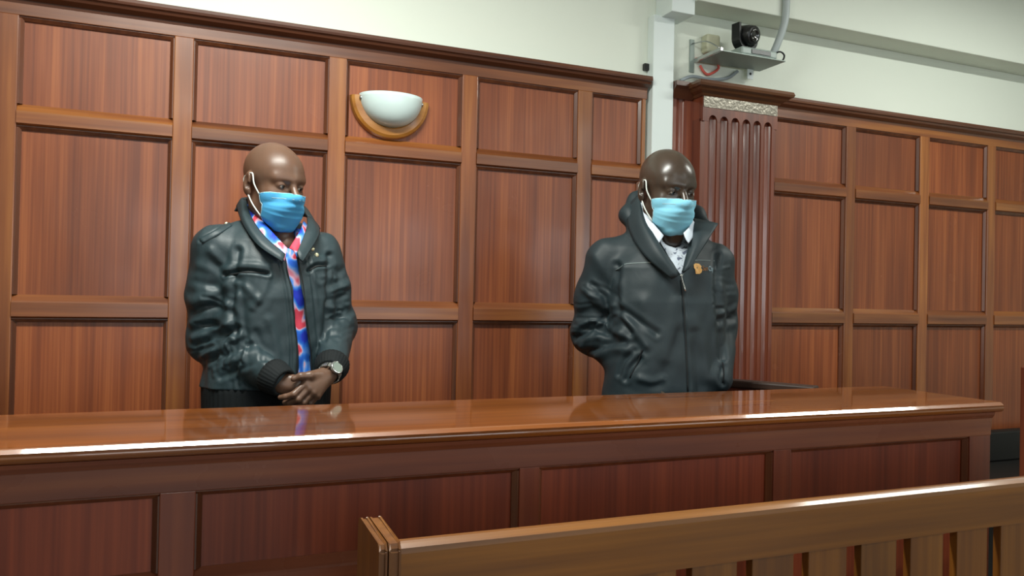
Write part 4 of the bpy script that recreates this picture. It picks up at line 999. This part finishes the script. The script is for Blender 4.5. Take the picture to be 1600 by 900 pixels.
def under2(P):
    d = torso2(P)+0.034
    for c_ in ([S1, E1, W1], [S2, E2, W2]): d = smin(d, chain(P, c_, [0.045, 0.04, 0.028]), 0.02)
    d = smin(d, cone(P, H2((0, 0.02, -0.07)), NB2, 0.045, 0.05), 0.02)
    for s in (-1, 1): d = smin(d, chain(P, [np.array((s*0.09, 0.03, 0.88)), np.array((s*0.10, 0.02, 0.48)), np.array((s*0.11, 0.03, 0.07))], [0.07, 0.045, 0.03]), 0.03)
    # hands inside the pockets: palm and five fingers
    for w_, sg in ((W1, 1), (W2, -1)):
        pm = w_+(0.05*sg, -0.01, -0.05); d = smin(d, cone(P, w_, pm, 0.026, 0.030), 0.02)
        for i in range(4): d = smin(d, cone(P, pm+(0.012*(i-1.5), 0, -0.02), pm+(0.03*sg+0.014*(i-1.5), -0.005, -0.085), 0.010, 0.008), 0.003)
        d = smin(d, cone(P, pm+(0.01, -0.02, 0.01), pm+(0.05*sg, -0.03, -0.03), 0.011, 0.009), 0.006)
    return d
V, Q_ = surface_nets(under2, (-0.34, -0.3, 0.0), (0.34, 0.32, 1.6), 0.010); parts.append((V, Q_))
V, Q_ = join_np(parts); mesh_np('body', V, Q_, SK2, f2.root)
V, Q_ = surface_nets(lambda P: trous(P, 0.13, 0.92, 0.11, 0.33, (0.185, 0.13), 0.0), (-0.34, -0.25, 0.02), (0.34, 0.3, 1.05), 0.010); mesh_np('trousers', V, Q_, TR2, f2.root)
shoes(f2, [((-0.13, 0.05, 0), -0.1), ((0.13, 0.05, 0), 0.4)], LEATHER)
open2 = [(1001, 316), (1016, 348), (1036, 384), (1061, 430), (1066, 430), (1073, 396), (1080, 366), (1084, 342), (1045, 325)]
def solid2(P):
    sh_ = smin(cone(P, NB2+(0, 0.01, -0.01), S1+(0.012, 0, 0.0), 0.084, 0.072), cone(P, NB2+(0, 0.01, -0.01), S2+(-0.012, 0, 0.0), 0.082, 0.064), 0.02)
    return smin(torso2(P), sh_, 0.035)
hood = [q(1000, 362, 0.02), q(982, 336, 0.065), q(994, 314, 0.115), q(1014, 306, 0.14), q(1050, 312, 0.155), q(1088, 336, 0.13), q(1106, 356, 0.08)]
def jacket2(P):
    base = solid2(P)
    A_ = chain(P, [S1, S1*0.5+E1*0.5+(-0.006, 0, 0), E1, W1], [0.076, 0.077, 0.072, 0.050], 0.03)
    B_ = chain(P, [S2, S2*0.5+E2*0.5, E2, W2], [0.064, 0.062, 0.058, 0.050], 0.03)
    d = smin(smin(base, A_, 0.016), B_, 0.016)
    d = smin(d, chain(P, hood, [0.030, 0.028, 0.027, 0.028, 0.030, 0.026, 0.020], 0.03), 0.03)
    x, y = f2.px(P); pd = in_poly(open2, x, y).astype(np.float32)*0.0021
    cut = np.maximum(np.maximum(pd, -(base+0.032)), P[:, 1]-0.06)
    d = smax(d, -cut, 0.004)
    d = np.maximum(d, -(neck2(P)-0.016))
    d = d + wob(P, 45, 0.0016, 13)+wob(P, 100, 0.0006, 18)
    return np.maximum(d, 0.90-P[:, 2])
V, Q_ = surface_nets(jacket2, (-0.36, -0.34, 0.88), (0.36, 0.34, 1.66), 0.0036)
V = relax(V, Q_, 1, 0.4); Nn = vnormals(V, Q_)
folds2 = [([(965, 415), (962, 450), (966, 490), (985, 520)], 5, -0.009), ([(972, 485), (995, 500), (1025, 520)], 5, -0.006), ([(970, 495), (990, 515), (1010, 540)], 6, 0.006),
          ([(900, 512), (925, 500), (955, 512)], 6, 0.007), ([(897, 528), (925, 516), (960, 526)], 5, -0.007), ([(906, 540), (935, 526), (968, 520)], 6, 0.007), ([(915, 552), (945, 538), (975, 534)], 5, -0.006),
          ([(925, 562), (955, 548), (985, 548)], 6, 0.005), ([(905, 490), (930, 482), (955, 494)], 6, -0.004), ([(915, 452), (930, 468), (942, 482)], 6, 0.006), ([(925, 445), (940, 460), (950, 474)], 4, -0.005),
          ([(930, 400), (945, 425), (960, 445)], 8, 0.004), ([(990, 548), (975, 565), (968, 585)], 4, -0.005), ([(1000, 560), (985, 575), (978, 592)], 4, -0.007),
          ([(1121, 400), (1120, 450), (1124, 500), (1128, 560)], 4.5, -0.008), ([(1126, 490), (1138, 486), (1150, 480)], 4, 0.005), ([(1126, 500), (1138, 498), (1151, 494)], 4, -0.005), ([(1127, 512), (1140, 510), (1152, 506)], 5, 0.004),
          ([(1065, 440), (1070, 500), (1074, 560), (1076, 612)], 2.5, -0.004), ([(1058, 470), (1050, 510), (1040, 560)], 9, 0.004), ([(1062, 520), (1045, 560), (1030, 600)], 9, -0.004), ([(1080, 500), (1095, 540), (1105, 590)], 9, 0.004),
          ([(1085, 520), (1092, 570), (1092, 610)], 7, -0.004), ([(1005, 470), (1012, 520), (1015, 570)], 9, 0.003), ([(1000, 592), (1020, 596), (1035, 592)], 5, 0.004), ([(1128, 575), (1126, 590), (1130, 600)], 4, -0.006),
          ([(985, 345), (1000, 380), (1020, 400), (1050, 415)], 4, -0.004)]
folds2 += creases([(940, 420), (922, 480), (932, 530), (985, 575)], 55, 22, 31, 48, 0.003, 0.6)+creases([(1122, 420), (1134, 490), (1134, 570)], 28, 8, 33, 26, 0.002, 0.5)
V = f2.strokes(V, Nn, folds2); V = relax(V, Q_, 1, 0.25)
jk2 = mesh_np('jacket', V, Q_, J2, f2.root); VJ2 = V
def shirt2(P):
    d = solid2(P)+0.024; d = np.maximum(d, -(neck2(P)-0.004)); d = np.maximum(d, P[:, 2]-1.50-0.25*P[:, 1])
    return np.maximum(np.maximum(d+wob(P, 70, 0.0015, 4), P[:, 1]-0.10), 0.95-P[:, 2])
V, Q_ = surface_nets(shirt2, (-0.25, -0.25, 0.94), (0.25, 0.12, 1.60), 0.0065); sh2 = mesh_np('shirt', V, Q_, WS, f2.root)
f2.sheet('shirt_collar', [[(1008, 320, 0.02), (1018, 345, -0.045), (1037, 368, -0.092)], [(1002, 317, 0.025), (1012, 348, -0.05), (1032, 376, -0.105)], [(998, 326, 0.035), (1005, 354, -0.04), (1026, 384, -0.106)]], WSC, sh2, 0.003)
f2.sheet('shirt_collar', [[(1080, 342, 0.0), (1077, 354, -0.055), (1068, 364, -0.092)], [(1082, 344, 0.0), (1079, 360, -0.06), (1071, 372, -0.102)], [(1086, 350, 0.005), (1083, 368, -0.055), (1076, 380, -0.104)]], WSC, sh2, 0.003)
# collar and lapels of the jacket
f2.sheet('collar', [[(1003, 308, 0.06), (1010, 345, -0.035), (1032, 384, -0.112), (1062, 429, -0.136)], [(996, 306, 0.06), (1001, 348, -0.045), (1024, 390, -0.124), (1058, 432, -0.146)], [(978, 326, 0.06), (984, 362, -0.02), (1008, 400, -0.110), (1050, 436, -0.140)]], J2, jk2, 0.006, 6, 5)
f2.sheet('collar', [[(1084, 342, 0.04), (1083, 364, -0.05), (1066, 426, -0.132)], [(1096, 344, 0.03), (1094, 372, -0.07), (1070, 424, -0.142)], [(1122, 350, 0.03), (1108, 372, -0.05), (1077, 420, -0.134)]], J2, jk2, 0.006, 6, 5)
pip = plain('reflective_piping', srgb(120, 134, 134), 0.4, var=0.05)
for pl in ([(962, 422), (974, 412), (1000, 411), (1030, 409), (1050, 410)], [(1074, 409), (1090, 406), (1118, 407)]):
    tube('piping', line_on(f2, VJ2, pl, 5, 0.0004), 0.0016, pip, jk2, 6, spline=1)
tube('zip', line_on(f2, VJ2, [(1064, 432), (1069, 480), (1072, 540), (1075, 612)], 7, 0.0), 0.0022, zipm, jk2, 6, spline=1)
zl = line_on(f2, VJ2, [(1064, 427), (1066, 437), (1071, 455)], 3, 0.004)
tube('zip_puller', zl, [0.004, 0.0045, 0.002, 0.002, 0.002, 0.003, 0.003], MAT['steel'], jk2, 8, spline=1)
# emblem and lettering on the chest
orange = plain('orange_print', srgb(238, 182, 104), 0.6, var=0.05); orange2 = plain('orange_lettering', srgb(206, 146, 84), 0.6); pale = plain('pale_lettering', srgb(176, 198, 208), 0.6)
def on_cloth(pts, lift):
    out = []
    for x, y in pts:
        p = hit(f2, VJ2, x, y, 5.0); v = f2.c-p; out.append(p+v/np.linalg.norm(v)*lift)
    return out
emb = [(1084.5, 413), (1087, 410.8), (1093.5, 410.8), (1096.8, 415.5), (1095.8, 418.5), (1098, 421), (1096, 426), (1093, 428), (1087, 428), (1086.5, 421), (1084.5, 418.5)]
n = len(emb); Vv = on_cloth(emb, 0.0008)+on_cloth(emb, 0.0026)
pydata('emblem', Vv, [tuple(range(n)), tuple(range(n, 2*n))]+[(i, (i+1) % n, n+(i+1) % n, n+i) for i in range(n)], orange, jk2)
def lettering(txt, x0, x1, y0, y1, mat):
    cu = bpy.data.curves.new('lettering', 'FONT'); cu.body = txt; cu.size = 1.0; cu.extrude = 0.05; cu.offset = 0.015
    o = bpy.data.objects.new('lettering', cu); COL.objects.link(o); dg = bpy.context.evaluated_depsgraph_get(); me = bpy.data.meshes.new_from_object(o.evaluated_get(dg)); bpy.data.objects.remove(o)
    co = np.zeros(len(me.vertices)*3, np.float32); me.vertices.foreach_get('co', co); co = co.reshape(-1, 3)
    X_ = x0+(x1-x0)*co[:, 0]/co[:, 0].max(); Y_ = y1-(y1-y0)*co[:, 1]/0.72
    W_ = np.array(on_cloth(zip(X_, Y_), 0.0022)); me.vertices.foreach_set('co', W_.astype(np.float32).ravel()); me.update(); me.materials.clear()
    link('lettering', me, mat, jk2)
lettering('Sun', 1098.5, 1106.5, 414, 422.5, orange2); lettering('City', 1107.5, 1117.0, 414.5, 423, pale)
tube('pocket_welt', line_on(f2, VJ2, [(1004, 546), (997, 566), (984, 590)], 5, 0.0008), 0.0035, TR2, jk2, 6, spline=1)
tube('pocket_welt', line_on(f2, VJ2, [(1129, 566), (1131, 582), (1130, 598)], 5, 0.0008), 0.003, TR2, jk2, 6, spline=1)
